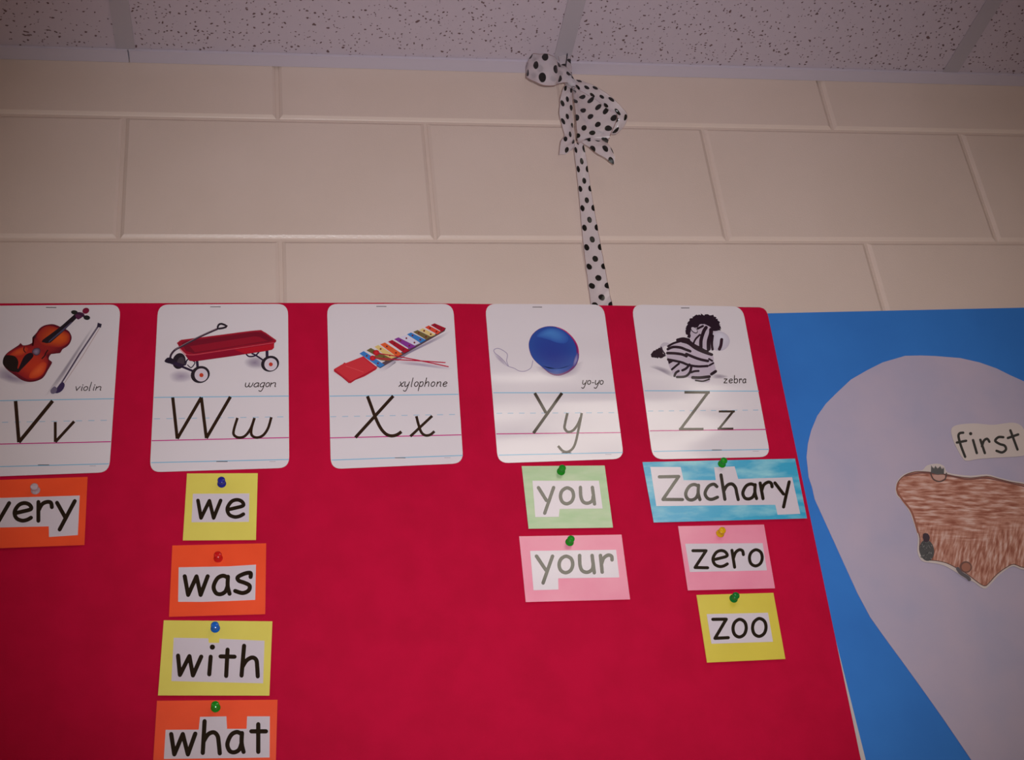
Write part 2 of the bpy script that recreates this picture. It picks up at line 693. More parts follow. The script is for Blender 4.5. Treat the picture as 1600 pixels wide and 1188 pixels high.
# hidden lower part of this wall and the rest of the room, for the light
struct(box('floor', X0, X1, Y0, 0.12, -0.05, 0, M['floor']))
struct(box('wall_left', X0 - 0.12, X0, Y0, 0.12, 0, 2.95, M['plainwall']))
struct(box('wall_right', X1, X1 + 0.12, Y0, 0.12, 0, 2.95, M['plainwall']))
struct(box('wall_front', X0, X1, Y0 - 0.12, Y0, 0, 2.95, M['plainwall']))

# suspended ceiling: bars run away from the wall every 0.6096 m, cross bars, tiles resting on them
MODX, MODY, YFIRST = 0.6096, 1.2192, -1.0
ceil = struct(empty('ceiling', (0.7, -3.6, ZC)))
TR = 0.025                       # wall angle
xs = [i * MODX for i in range(-4, 8)]
ys = [-TR + 0.004, YFIRST] + [YFIRST - MODY * i for i in range(1, 6)]
lights = set()
for ix, x in enumerate(xs[:-1]):
    for iy in range(len(ys) - 1):
        kx = round(x / MODX)
        if kx in (-3, 1, 5) and iy in (1, 3, 5):
            lights.add((ix, iy))
box('slab_above', X0, X1, Y0, 0.0, ZC + 0.17, ZC + 0.2, M['plainwall'], ceil)
for ix in range(-1, len(xs)):
    xa = X0 if ix < 0 else xs[ix]
    xb = X1 if ix == len(xs) - 1 else xs[ix + 1]
    for iy in range(len(ys) - 1):
        if (ix, iy) in lights:
            continue
        box('ceiling_tile', xa + 0.003, xb - 0.003, ys[iy + 1] + 0.003, ys[iy] - 0.003, ZC + 0.0012, ZC + 0.017, M['tile'], ceil)
for x in xs:
    v, f = box_data(x - 0.0125, x + 0.0125, Y0, -0.023, ZC - 0.0004, ZC + 0.0010)
    v2, f2 = box_data(x - 0.001, x + 0.001, Y0, -0.023, ZC + 0.001, ZC + 0.035, 8)
    mesh('grid_bar', v + v2, f + f2, M['grid'], ceil)
for y in ys[1:]:
    for ix in range(len(xs) - 1):
        v, f = box_data(xs[ix] + 0.0125, xs[ix + 1] - 0.0125, y - 0.012, y + 0.012, ZC - 0.0002, ZC + 0.0009)
        mesh('cross_bar', v, f, M['grid'], ceil)
# wall angle in lengths butted end to end
trim = struct(empty('trim_1', (0.7, -0.015, ZC)))
seams = [X0, 0.003, 0.622, 2.45, X1]
for a, b in zip(seams[:-1], seams[1:]):
    v, f = box_data(a + 0.0008, b - 0.0008, -TR, -0.0005, ZC - 0.0016, ZC + 0.0008)
    v2, f2 = box_data(a + 0.0008, b - 0.0008, -0.0022, -0.0005, ZC + 0.0008, ZC + 0.03, 8)
    v3, f3 = box_data(a + 0.0008, b - 0.0008, -TR, -TR + 0.0016, ZC - 0.0034, ZC - 0.0016, 16)
    mesh('angle_length', v + v2 + v3, f + f2 + f3, M['trim'], trim)

# recessed fluorescent fixtures
LN = {-3: 'left', 1: 'middle', 5: 'right'}
RN = {1: 'first', 3: 'second', 5: 'third'}
for ix, iy in sorted(lights):
    xa, xb, ya, yb = xs[ix] + 0.014, xs[ix + 1] - 0.014, ys[iy + 1] + 0.014, ys[iy] - 0.014
    t = empty('ceiling_light', ((xa + xb) / 2, (ya + yb) / 2, ZC))
    kx = round(xs[ix] / MODX)
    tag(t, 'recessed fluorescent fixture, %s of the %s row from the block wall' % (
        {'left': 'leftmost', 'middle': 'middle one', 'right': 'rightmost'}[LN[kx]], RN[iy]), 'ceiling light', 'recessed fluorescent fixtures')
    fw = 0.022
    v, f = [], []
    for q in ((xa, xb, ya, ya + fw), (xa, xb, yb - fw, yb), (xa, xa + fw, ya + fw, yb - fw), (xb - fw, xb, ya + fw, yb - fw)):
        a, b = box_data(*q, ZC + 0.0012, ZC + 0.012, len(v))
        v += a; f += b
    mesh('frame', v, f, M['trim'], t)
    box('diffuser', xa + fw, xb - fw, ya + fw, yb - fw, ZC + 0.006, ZC + 0.010, M['panel'], t)
    box('housing', xa, xb, ya, yb, ZC + 0.013, ZC + 0.11, M['trim'], t)

# ------------------------------------------------------------------ boards on the wall
# blue roll paper on the wall, right
bl = P(1198, 490, 0.003)
bt = P(1600, 481, 0.003)
sl = (bt.z - bl.z) / (bt.x - bl.x)


def paper(name, pts, yo, th, mat, parent=None):
    """sheet parallel to the wall from (x, z) outline"""
    n = len(pts)
    fr = [Vector((x, -yo, z)) for x, z in pts]
    bk = [v + Vector((0, th, 0)) for v in fr]
    area = sum(fr[i].x * fr[(i + 1) % n].z - fr[(i + 1) % n].x * fr[i].z for i in range(n))
    F = []
    for a, b, c in tessellate_polygon([[Vector((v.x, v.z, 0)) for v in fr]]):
        if (fr[b] - fr[a]).cross(fr[c] - fr[a]).y > 0:
            b, c = c, b
        F += [(a, b, c), (n + a, n + c, n + b)]
    for i in range(n):
        j = (i + 1) % n
        F.append((i, n + i, n + j, j) if area > 0 else (i, j, n + j, n + i))
    return mesh(name, fr + bk, F, mat, parent)


bx0 = 0.835
blue = paper('blue_paper', [(bx0, bl.z + sl * (bx0 - bl.x)), (2.3, bl.z + sl * (2.3 - bl.x)), (2.3, 1.05), (0.80, 1.05), (0.80, 1.9)],
             0.0032, 0.0028, M['blue'])
tag(blue, 'bright blue backing paper on the wall, right of the red board', 'paper')

red = empty('word_board', (0.0, -0.008, 1.05))
tag(red, 'large red word wall board holding the alphabet and word cards', 'board')
PB = 0.0125
tr = P(1197, 480, PB); br = P(1345, 1188, PB); tl = P(0, 475, PB)
ex = lambda z: tr.x + (br.x - tr.x) * (tr.z - z) / (tr.z - br.z)
corner = [(ex(1.05), 1.05)]
corner += [(ex(tr.z) - 0.0, tr.z - 0.012), (tr.x - 0.0012, tr.z - 0.006), (tr.x - 0.004, tr.z - 0.0022), (tr.x - 0.009, tr.z - 0.0003)]
corner += [(0.33, 2.3305), (-0.14, 2.3325), (-1.25, 2.334), (-1.25, 1.05)]
paper('red_covering', corner, PB, 0.0012, M['red'], red)
# white foam backing: peeps out beside the red along the lower right edge
k0 = P(1300, 960, PB - 0.002); k1 = P(1353, 1188, PB - 0.002)
kx = lambda z: k0.x - 0.003 + (k1.x - k0.x + 0.003) * (k0.z - z) / (k0.z - k1.z)
paper('foam_backing', [(kx(1.05), 1.05), (min(kx(k0.z), ex(k0.z)) - 0.001, k0.z + 0.02), (ex(2.30) - 0.004, 2.30), (ex(2.3) - 0.006, 2.322),
                       (-1.245, 2.326), (-1.245, 1.055)], PB - 0.0013, 0.0055, M['foam'], red)

# ------------------------------------------------------------------ alphabet cards
INK = (50, 32, 20)
GREY = (110, 96, 100)
LB, MG = (128, 186, 220), (196, 30, 128)
WHITE = (226, 214, 220)
PC = PB + 0.0016


def glyph(pr, ch, x0, x1, yt, yb, w, col, sh=0.0, asc=None, desc=None):
    """a hand-print letter; x0..x1 by x-height yt..baseline yb, leaning sh at the top"""
    H = yb - yt
    A = asc if asc is not None else 0.55
    D = desc if desc is not None else 0.5

    def q(u, v):
        return (x0 + (x1 - x0) * u + sh * v, yb - H * v)

    def S(pts, smooth=6, closed=False):
        pr.stroke([q(*p) for p in pts], w, col, smooth, True, closed)

    def K(pts):
        pr.corner([q(*p) for p in pts], w, col)
    if ch == 'e':
        S([(.06, .42), (.5, .52), (.97, .66), (.88, .9), (.58, 1), (.25, .88), (.03, .5), (.14, .15), (.45, 0), (.75, .03), (1, .16)])
    elif ch == 'o':
        S([(.5, 1), (.13, .82), (0, .48), (.13, .14), (.48, 0), (.85, .15), (1, .5), (.88, .85)], 5, True)
    elif ch == 'a':
        S([(.9, .9), (.6, 1), (.25, .85), (.02, .42), (.15, .08), (.45, 0), (.75, .14), (.9, .45)])
        S([(.92, .95), (.9, .45), (1.02, .02)])
    elif ch == 'c':
        S([(.95, .84), (.7, 1), (.3, .86), (.02, .42), (.2, .08), (.55, 0), (1, .14)])
    elif ch == 's':
        S([(1, .78), (.98, .97), (.62, .95), (.15, .78), (.22, .6), (.6, .5), (.95, .36), (.9, .12), (.5, 0), (0, .1)])
    elif ch == 'r':
        S([(0, 1), (.06, 0)], 0); S([(.04, .55), (.28, .88), (.65, 1), (.92, .95), (1, .72)])
    elif ch == 'n':
        S([(0, 1), (0, 0)], 0); S([(0, .55), (.35, .92), (.65, 1), (.85, .8), (.85, .12), (1.0, .02)])
    elif ch == 'h':
        S([(0, 1 + A), (0, 0)], 0); S([(0, .5), (.35, .92), (.65, 1), (.88, .75), (.95, 0)])
    elif ch == 'l':
        S([(.5, 1 + A), (.5, .12), (.75, 0)])
    elif ch == 'i':
        S([(.5, 1), (.5, .1), (.75, 0)]); pr.dot(q(.5, 1.42), w * .7, col)
    elif ch == 'v':
        K([(0, 1), (.42, 0), (1, 1)])
    elif ch == 'w':
        S([(0, 1), (.02, .3), (.22, 0), (.45, .25), (.52, 1)]); S([(.5, .4), (.68, 0), (.92, .3), (1, 1)])
    elif ch == 'W':
        K([(0, 1), (.23, 0), (.5, .97), (.73, 0), (1, 1)])
    elif ch == 'x':
        S([(.1, 1), (.45, .4), (.7, 0), (1, .12)]); S([(1, 1), (0, 0)], 0)
    elif ch == 'y':
        S([(0, 1), (.02, .35), (.25, 0), (.6, .12), (.95, .6)]); S([(1, 1), (.85, -.1), (.6, -D), (.3, -D - .08), (0, -D + .08)])
    elif ch == 'g':
        S([(.9, .9), (.6, 1), (.25, .85), (.02, .42), (.15, .08), (.45, 0), (.75, .14), (.9, .45)])
        S([(.95, 1), (.85, -.3), (.6, -D), (.3, -D - .05), (.05, -D + .1)])
    elif ch == 'p':
        S([(.05, 1), (.05, -D)], 0); S([(.05, .7), (.4, 1), (.8, .95), (1, .55), (.8, .08), (.4, 0), (.05, .25)])
    elif ch == 'b':
        S([(0, 1 + A), (0, .05)], 0); S([(0, .7), (.4, 1), (.8, .95), (1, .5), (.8, .05), (.4, 0), (0, .2)])
    elif ch == 'z':
        K([(.05, 1), (.95, 1), (.05, 0), (1, 0)])


def alphabet_card(letter, quad, tf_art, art, tf_low, rules, big, word, staples, label):
    pl = Pl(PC)
    c = P(*[(quad[2][i] + quad[3][i]) / 2 for i in range(2)], pl)
    t = empty('alphabet_card', c)
    tag(t, label, 'card', 'alphabet cards along the top of the red board')
    sheet('card_sheet', rounded(quad, 17), pl, 0.0008, M['card'], t)
    pr = Print(tf_art, pl)
    art(pr)
    pr.build('picture', M['print'], t)
    rl = Print(tf_low, pl, 0.0001)
    sc = tf_low.sc
    for (a, b), kind in zip(rules, ('b', 'd', 'm', 'b')):
        if kind == 'd':
            n = 11
            for i in range(n):
                s0, s1 = (i + 0.05) / n, (i + 0.55) / n
                rl.stroke([(a[0] + (b[0] - a[0]) * s, a[1] + (b[1] - a[1]) * s) for s in (s0, s1)], 1.1 * sc, (160, 190, 216), 0, False)
        else:
            rl.stroke([a, b], (1.3 if kind == 'b' else 1.5) * sc, LB if kind == 'b' else MG, 0, False)
    # the illegible line of small print at the lower right
    a, b = rules[3]
    s0 = [a[i] + (b[i] - a[i]) * 0.86 for i in range(2)]
    for i in range(6):
        rl.stroke([(s0[0] + i * 1.6 * sc, s0[1] + 2.6 * sc), (s0[0] + (i * 1.6 + 1.1) * sc, s0[1] + 2.5 * sc)], 1.0 * sc, (176, 164, 176), 0, False)
    rl.build('ruled_lines', M['print'], t)
    lt = Print(tf_low, pl, 0.0002)
    big(lt)
    lt.build('letter_pair', M['print'], t)
    wd = Print(tf_art, pl, 0.0006)
    word(wd)
    wd.build('picture_word', M['print'], t)
    for (xa, xb, y) in staples:
        p0, p1 = P(xa, y, PC), P(xb, y, PC)
        d = (p1 - p0).normalized()
        v, f = [], []
        r = 0.0003
        for s in (p0, p1):
            v += [s + Vector((0, -0.0008, -r)), s + Vector((0, -0.0008, r)), s + Vector((0, 0.0004, r)), s + Vector((0, 0.0004, -r))]
        f = [(0, 4, 5, 1), (1, 5, 6, 2), (2, 6, 7, 3), (3, 7, 4, 0), (0, 1, 2, 3), (7, 6, 5, 4)]
        mesh('staple', v, f, M['steel'], t)
    return t


def soft(pr, pts, mid, smooth=4):
    pr.fan(pts, WHITE, mid, smooth=smooth)


# --- V: violin
def art_v(p):
    soft(p, [(-60, 760), (40, 740), (200, 850), (330, 895), (260, 935), (120, 925), (0, 880), (-60, 850)], (150, 134, 158))
    body = [(520, 308), (565, 312), (615, 332), (700, 372), (733, 420), (738, 460), (720, 507), (690, 540), (645, 568), (618, 607), (565, 600),
            (525, 620), (505, 650), (507, 675), (537, 702), (515, 748), (490, 790), (465, 835), (430, 872), (370, 897), (300, 905), (230, 888),
            (150, 835), (80, 785), (42, 742), (28, 700), (45, 640), (80, 600), (130, 565), (195, 522), (212, 503), (235, 525), (275, 524),
            (312, 512), (345, 490), (350, 462), (333, 447), (365, 410), (385, 385), (410, 350), (455, 322)]
    p.fan(body, (96, 22, 38), (168, 44, 40), (330, 640), 3)
    p.fan([(80, 610), (190, 545), (320, 530), (430, 560), (490, 660), (490, 740), (440, 840), (360, 880), (290, 880), (200, 830), (110, 760), (60, 690)],
          (150, 32, 40), (206, 62, 36), (380, 760))
    p.fan([(400, 390), (460, 335), (540, 328), (620, 360), (705, 400), (722, 450), (700, 505), (620, 545), (520, 540), (430, 520), (380, 450)],
          (160, 40, 38), (222, 92, 34), (640, 450))
    p.fan([(330, 780), (430, 700), (480, 720), (450, 810), (380, 860), (300, 860)], (204, 62, 38), (232, 98, 52))
    p.fan([(150, 580), (240, 545), (290, 560), (250, 620), (160, 640), (100, 630)], (184, 52, 40), (214, 84, 42))
    p.poly([(45, 640), (100, 628), (160, 645), (190, 700), (180, 760), (200, 790), (165, 800), (110, 790), (60, 755), (28, 710)], (34, 26, 24), 3)
    p.poly([(172, 800), (185, 775), (205, 735), (235, 665), (270, 620), (320, 602), (342, 622), (335, 655), (230, 765), (190, 805)], (32, 24, 34), 2)
    p.fan([(330, 590), (350, 560), (395, 552), (418, 575), (405, 620), (370, 632), (340, 615)], (70, 34, 50), (150, 132, 158))
    p.stroke([(492, 578), (468, 612), (462, 632), (432, 664)], 11, (42, 24, 26))
    p.stroke([(250, 545), (245, 575), (262, 600)], 10, (60, 24, 28))
    p.poly([(430, 492), (440, 470), (520, 412), (600, 352), (650, 312), (770, 205), (805, 232), (745, 292), (690, 345), (655, 382), (520, 500), (480, 505)], (34, 28, 36))
    p.poly([(500, 500), (655, 378), (690, 340), (745, 292), (735, 285), (640, 365), (505, 480)], (78, 70, 96))
    p.poly([(775, 215), (800, 185), (850, 190), (870, 215), (820, 255), (795, 255)], (90, 40, 74), 3)
    p.poly(ellipse(768, 187, 36, 22, 0.15), (36, 40, 36))
    p.poly(ellipse(885, 170, 36, 30, -0.4), (128, 26, 58))
    p.stroke([(800, 195), (830, 205), (880, 235)], 22, (60, 34, 60))
    p.poly(ellipse(895, 241, 34, 24, 0.1), (30, 34, 36))
    p.poly([(335, 450), (350, 425), (372, 420), (360, 455)], (50, 30, 36))
    # bow
    soft(p, [(960, 318), (985, 318), (640, 880), (540, 1010), (450, 1068), (520, 960)], (150, 138, 152), 0)
    p.stroke([(1020, 318), (830, 600), (590, 985)], 17, (78, 62, 84), 0)
    p.stroke([(1030, 345), (850, 640), (665, 915)], 7, (196, 170, 168), 0)
    p.stroke([(1000, 345), (815, 610), (600, 960)], 5, (150, 136, 150), 0)
    p.poly([(1008, 292), (1050, 308), (1040, 345), (1000, 335)], (52, 44, 64))
    p.poly([(570, 1020), (590, 960), (640, 905), (668, 930), (655, 975), (620, 1010)], (62, 48, 86), 2)
    p.poly([(520, 990), (560, 950), (590, 975), (570, 1020), (530, 1025)], (116, 104, 128), 2)


def low_v(p):
    p.corner([(107, 118), (130, 402), (362, 117)], 25, INK, False)
    p.corner([(380, 262), (380, 400), (510, 258)], 20, INK, False)


def word_v(p):
    w, c, sh = 8, INK, 12
    glyph(p, 'v', 772, 815, 952, 992, w, c, sh); glyph(p, 'i', 826, 850, 952, 992, w, c, sh); glyph(p, 'o', 858, 898, 952, 992, w, c, sh)
    glyph(p, 'l', 908, 930, 952, 992, w, c, sh, 1.15); glyph(p, 'i', 950, 972, 952, 990, w, c, sh); glyph(p, 'n', 985, 1040, 952, 990, w, c, sh)


TV, TV2 = T(0, 460, 6.6), T(0, 600, 4.4)
alphabet_card('V', [(-17, 478), (188.5, 476), (170.5, 738), (-47, 746)], TV, art_v, TV2,
              [((-160, 119), (785, 102)), ((-160, 268), (772, 250)), ((-170, 418), (762, 398)), ((-180, 574), (748, 550))], low_v, word_v,
              [(72, 88, 481), (59.5, 77, 727)], 'white alphabet card Vv with a violin and bow picture, leftmost of the row')


# --- W: wagon
def art_w(p):
    soft(p, [(270, 770), (350, 730), (470, 740), (520, 800), (420, 850), (300, 840)], (168, 152, 172))
    soft(p, [(990, 640), (1080, 590), (1180, 600), (1190, 700), (1110, 720), (1020, 700)], (148, 132, 154))
    p.poly(ellipse(368, 642, 62, 78, 0.3), (42, 34, 44))
    p.poly(ellipse(385, 650, 34, 48, 0.3), (74, 62, 72))
    DK = (48, 36, 60)
    p.stroke([(265, 650), (380, 690), (505, 740)], 22, DK, 0)
    p.stroke([(330, 655), (420, 680), (440, 640), (470, 610)], 14, DK)
    p.stroke([(450, 680), (485, 705), (520, 660), (500, 640)], 10, DK)
    p.stroke([(540, 630), (548, 715)], 26, DK, 0)
    p.stroke([(1010, 570), (1040, 598), (1100, 590), (1140, 550)], 14, DK)
    p.stroke([(1070, 570), (1110, 590), (1185, 640)], 16, DK)
    p.stroke([(1213, 540), (1215, 620)], 28, DK, 0)
    p.poly([(350, 472), (372, 446), (420, 435), (760, 392), (1100, 347), (1160, 350), (1200, 368), (1302, 440), (1302, 456), (1283, 472), (1281, 515),
            (1262, 535), (1180, 550), (850, 600), (520, 646), (468, 640), (430, 592), (388, 548), (374, 515)], (158, 24, 46))
    p.poly([(392, 470), (430, 452), (760, 408), (1100, 362), (1160, 366), (1195, 385), (1275, 440), (1230, 458), (980, 492), (700, 540), (510, 570), (435, 545)], (122, 22, 42))
    p.poly([(470, 500), (760, 455), (1090, 405), (1140, 410), (1220, 448), (980, 486), (700, 532), (520, 558)], (152, 26, 46))
    p.poly([(425, 565), (500, 588), (700, 562), (900, 530), (1200, 487), (1283, 474), (1281, 515), (1262, 535), (1180, 550), (850, 600), (520, 646), (468, 640), (440, 605)], (148, 20, 48))
    p.poly([(900, 532), (1200, 489), (1283, 476), (1281, 515), (1262, 533), (1180, 548), (1000, 572)], (186, 26, 44))
    p.stroke([(378, 520), (430, 572), (510, 582), (700, 554), (980, 512), (1280, 466)], 6, (214, 80, 96))
    p.stroke([(378, 532), (430, 580)], 12, (222, 150, 160), 0)
    p.stroke([(350, 470), (385, 445), (430, 436), (760, 394), (1110, 350), (1180, 362), (1300, 444)], 7, (176, 44, 62))
    p.stroke([(282, 620), (292, 580), (330, 535), (400, 497), (560, 412), (742, 330)], 20, (66, 46, 62))
    p.stroke([(330, 532), (400, 490), (560, 405), (740, 324)], 6, (140, 118, 128))
    p.stroke([(740, 328), (748, 295), (778, 284), (828, 308), (798, 322), (770, 328)], 19, (48, 38, 48), 2, True, True)
    p.poly([(228, 640), (255, 610), (300, 615), (330, 650), (290, 668), (240, 655)], (40, 32, 48), 2)
    p.poly(ellipse(572, 772, 93, 81, -0.35), (44, 36, 44))
    p.poly(ellipse(581, 776, 64, 63, -0.3), (216, 200, 212))
    p.poly(ellipse(583, 778, 20, 20), (196, 66, 44))
    p.poly(ellipse(1243, 668, 88, 76, -0.3), (44, 36, 44))
    p.poly(ellipse(1250, 674, 62, 60, -0.3), (218, 202, 214))
    p.poly(ellipse(1250, 674, 19, 19), (196, 60, 44))


def low_w(p):
    p.corner([(228, 97), (260, 392), (432, 97), (468, 388), (640, 92)], 23, INK, False)
    p.stroke([(690, 243), (664, 330), (666, 366), (700, 384), (744, 372), (784, 320), (812, 243)], 19, INK, 6, False)
    p.stroke([(812, 243), (790, 320), (792, 366), (828, 384), (872, 368), (908, 318), (932, 238)], 19, INK, 6, False)


def word_w(p):
    w, c, sh = 8, INK, 10
    glyph(p, 'w', 1000, 1070, 852, 892, w, c, sh); glyph(p, 'a', 1084, 1130, 852, 891, w, c, sh); glyph(p, 'g', 1142, 1185, 850, 890, w, c, sh, None, 1.0)
    glyph(p, 'o', 1198, 1232, 850, 889, w, c, sh); glyph(p, 'n', 1244, 1296, 850, 889, w, c, sh)


S6 = 1600 / 260
TW, TW2 = T(220, 460, S6), T(220, 600, 1188 / 260)
alphabet_card('W', [(247, 476), (450, 475), (452, 731), (234, 738)], TW, art_w, TW2,
              [((95, 97), (1057, 87)), ((90, 250), (1057, 235)), ((78, 406), (1057, 384)), ((75, 563), (1057, 540))], low_w, word_w,
              [(328.5, 344.8, 480), (338, 355.7, 721.7)], 'white alphabet card Ww with a red wagon picture')


# --- X: xylophone
def art_x(p):
    soft(p, [(600, 690), (760, 620), (960, 520), (1180, 410), (1310, 350), (1270, 400), (1010, 530), (800, 640), (660, 745)], (132, 116, 146))
    soft(p, [(800, 640), (1000, 650), (1310, 705), (1290, 725), (1000, 690), (820, 670)], (176, 160, 180))
    p.poly([(600, 690), (1235, 345), (1270, 330), (1260, 355), (640, 712)], (96, 74, 84))
    bars = [((440, 570), (482, 546), (686, 680), (640, 706), (62, 124, 196)), ((508, 540), (550, 516), (742, 616), (690, 642), (112, 100, 58)),
            ((585, 505), (622, 488), (800, 600), (735, 626), (226, 192, 122)), ((640, 482), (686, 464), (856, 575), (800, 602), (226, 96, 50)),
            ((715, 456), (756, 439), (926, 540), (872, 566), (172, 28, 50)), ((775, 432), (816, 414), (986, 500), (926, 528), (140, 58, 150)),
            ((832, 412), (880, 394), (1028, 470), (975, 494), (218, 206, 228)), ((897, 386), (936, 367), (1082, 440), (1030, 470), (58, 124, 196)),
            ((957, 362), (1000, 344), (1132, 410), (1085, 438), (116, 100, 62)), ((1013, 345), (1052, 326), (1176, 390), (1130, 408), (228, 196, 128)),
            ((1070, 318), (1108, 300), (1226, 362), (1190, 386), (222, 74, 50)), ((1125, 296), (1164, 279), (1272, 326), (1235, 362), (168, 26, 48))]
    for a, b, c, d, col in reversed(bars):
        p.poly([a, b, c, d], col)
        p.stroke([d, c], 5, tuple(int(v * 0.62) for v in col), 0, False)
        for k in (0.25, 0.78):
            q = [(a[i] + b[i]) / 2 * (1 - k) + (c[i] + d[i]) / 2 * k for i in range(2)]
            p.dot(q, 9, (120, 40, 44))
    p.poly([(195, 720), (285, 668), (295, 655), (310, 662), (478, 596), (615, 705), (600, 725), (490, 790), (400, 825), (355, 857), (320, 832), (195, 742)], (196, 44, 58))
    p.poly([(205, 722), (300, 668), (470, 604), (590, 705), (490, 768), (360, 836)], (208, 54, 64))
    p.stroke([(200, 730), (340, 850), (600, 716)], 9, (170, 30, 48), 0, False)
    p.stroke([(310, 690), (400, 720), (480, 750)], 5, (220, 84, 90))
    p.stroke([(600, 600), (660, 622), (730, 625)], 30, (140, 92, 60))
    R2 = (186, 28, 62)
    p.stroke([(605, 566), (850, 605), (1080, 650), (1295, 696)], 10, R2)
    p.stroke([(570, 615), (800, 628), (1050, 642), (1265, 657)], 10, R2)
    p.fan(ellipse(603, 562, 30, 27), (170, 22, 40), (216, 48, 56), smooth=0)
    p.fan(ellipse(568, 614, 28, 25), (170, 22, 40), (216, 48, 56), smooth=0)


def low_x(p):
    p.stroke([(518, 180), (555, 280), (592, 380), (640, 480), (690, 540), (745, 562), (800, 552), (845, 522)], 31, INK, 5, False)
    p.stroke([(766, 178), (402, 578)], 31, INK, 0, False)
    p.stroke([(988, 372), (1008, 450), (1034, 524), (1072, 556), (1120, 552), (1162, 518)], 26, INK, 5, False)
    p.stroke([(1140, 370), (930, 567)], 26, INK, 0, False)


def word_x(p):
    w, c, sh, b, t = 8, INK, 10, 886, 842
    for ch, a, e in (('x', 820, 860), ('y', 872, 912), ('l', 928, 948), ('o', 966, 1000), ('p', 1014, 1048), ('h', 1068, 1106), ('o', 1126, 1160), ('n', 1182, 1222), ('e', 1240, 1276)):
        glyph(p, ch, a, e, t, b, w, c, sh, 0.85, 0.95)


TX, TX2 = T(490, 460, S6), T(490, 590, S6)
alphabet_card('X', [(511, 475), (708, 475), (724, 724), (517, 733)], TX, art_x, TX2,
              [((155, 180), (1393, 162)), ((155, 378), (1410, 355)), ((155, 582), (1420, 552)), ((175, 795), (1435, 750))], low_x, word_x,
              [(588, 603.7, 479.3), (616.8, 633.5, 716)], 'white alphabet card Xx with a rainbow xylophone picture')


# --- Y: yo-yo
def art_y(p):
    soft(p, [(600, 690), (760, 740), (960, 690), (1060, 640), (1010, 760), (880, 810), (720, 800), (620, 750)], (148, 128, 156))
    soft(p, [(190, 560), (260, 600), (330, 690), (300, 690), (220, 620)], (176, 160, 182))
    p.stroke([(570, 640), (552, 705), (500, 738), (440, 738), (390, 712), (330, 690), (300, 650), (250, 600), (205, 565), (196, 535), (235, 520), (290, 545), (325, 580), (318, 640), (335, 690)],
             7, (166, 150, 178), 5)
    rim = [(530, 500), (538, 440), (570, 380), (630, 332), (710, 308), (800, 314), (880, 348), (952, 412), (1000, 490), (1014, 570), (1005, 640), (970, 705),
           (905, 755), (820, 784), (740, 768), (660, 702), (590, 640), (550, 580)]
    p.poly(rim, (112, 36, 106), 4)
    p.stroke([(800, 318), (880, 352), (948, 416), (996, 492), (1010, 570)], 8, (190, 44, 110))
    face = [(533, 500), (540, 442), (572, 384), (632, 335), (710, 311), (795, 318), (870, 352), (935, 412), (978, 490), (990, 570), (980, 640), (945, 702),
            (885, 745), (805, 768), (735, 752), (658, 698), (590, 636), (553, 578)]
    p.fan(face, (44, 78, 160), (44, 62, 150), (760, 590))
    p.fan([(606, 404), (650, 356), (720, 326), (800, 330), (870, 366), (912, 425), (880, 470), (800, 466), (730, 440), (660, 420)], (48, 86, 172), (74, 128, 200), (740, 370))
    p.fan([(650, 688), (740, 716), (850, 712), (950, 680), (890, 738), (805, 762), (735, 746)], (44, 66, 152), (58, 96, 178))
    p.fan([(975, 600), (1002, 560), (1004, 630), (972, 690), (955, 680)], (70, 60, 140), (150, 140, 190))


def low_y(p):
    p.stroke([(588, 150), (697, 342)], 29, INK, 0, False)
    p.stroke([(850, 150), (575, 537)], 29, INK, 0, False)
    p.stroke([(902, 342), (880, 440), (876, 490), (908, 524), (955, 510), (1000, 455), (1030, 385)], 25, INK, 5, False)
    p.stroke([(1040, 342), (1015, 470), (985, 610), (955, 680), (905, 716), (855, 705), (812, 658)], 24, INK, 5, False)


def word_y(p):
    w, c, sh, b, t = 8, INK, 8, 866, 828
    glyph(p, 'y', 1045, 1080, t, b, w, c, sh, None, .9); glyph(p, 'o', 1094, 1124, t, b, w, c, 4); p.stroke([(1140, 850), (1155, 850)], w, c, 0)
    glyph(p, 'y', 1166, 1202, t, b, w, c, sh, None, .9); glyph(p, 'o', 1214, 1244, t, b, w, c, 4)


TY, TY2 = T(740, 460, S6), T(740, 590, S6)
alphabet_card('Y', [(758, 475), (943, 476), (975, 717), (778, 724)], TY, art_y, TY2,
              [((190, 147), (1362, 148)), ((215, 345), (1400, 338)), ((218, 543), (1415, 530)), ((243, 747), (1435, 722))], low_y, word_y,
              [(832, 846.8, 480.3), (877.3, 892.7, 708)], 'white alphabet card Yy with a blue yo-yo picture')


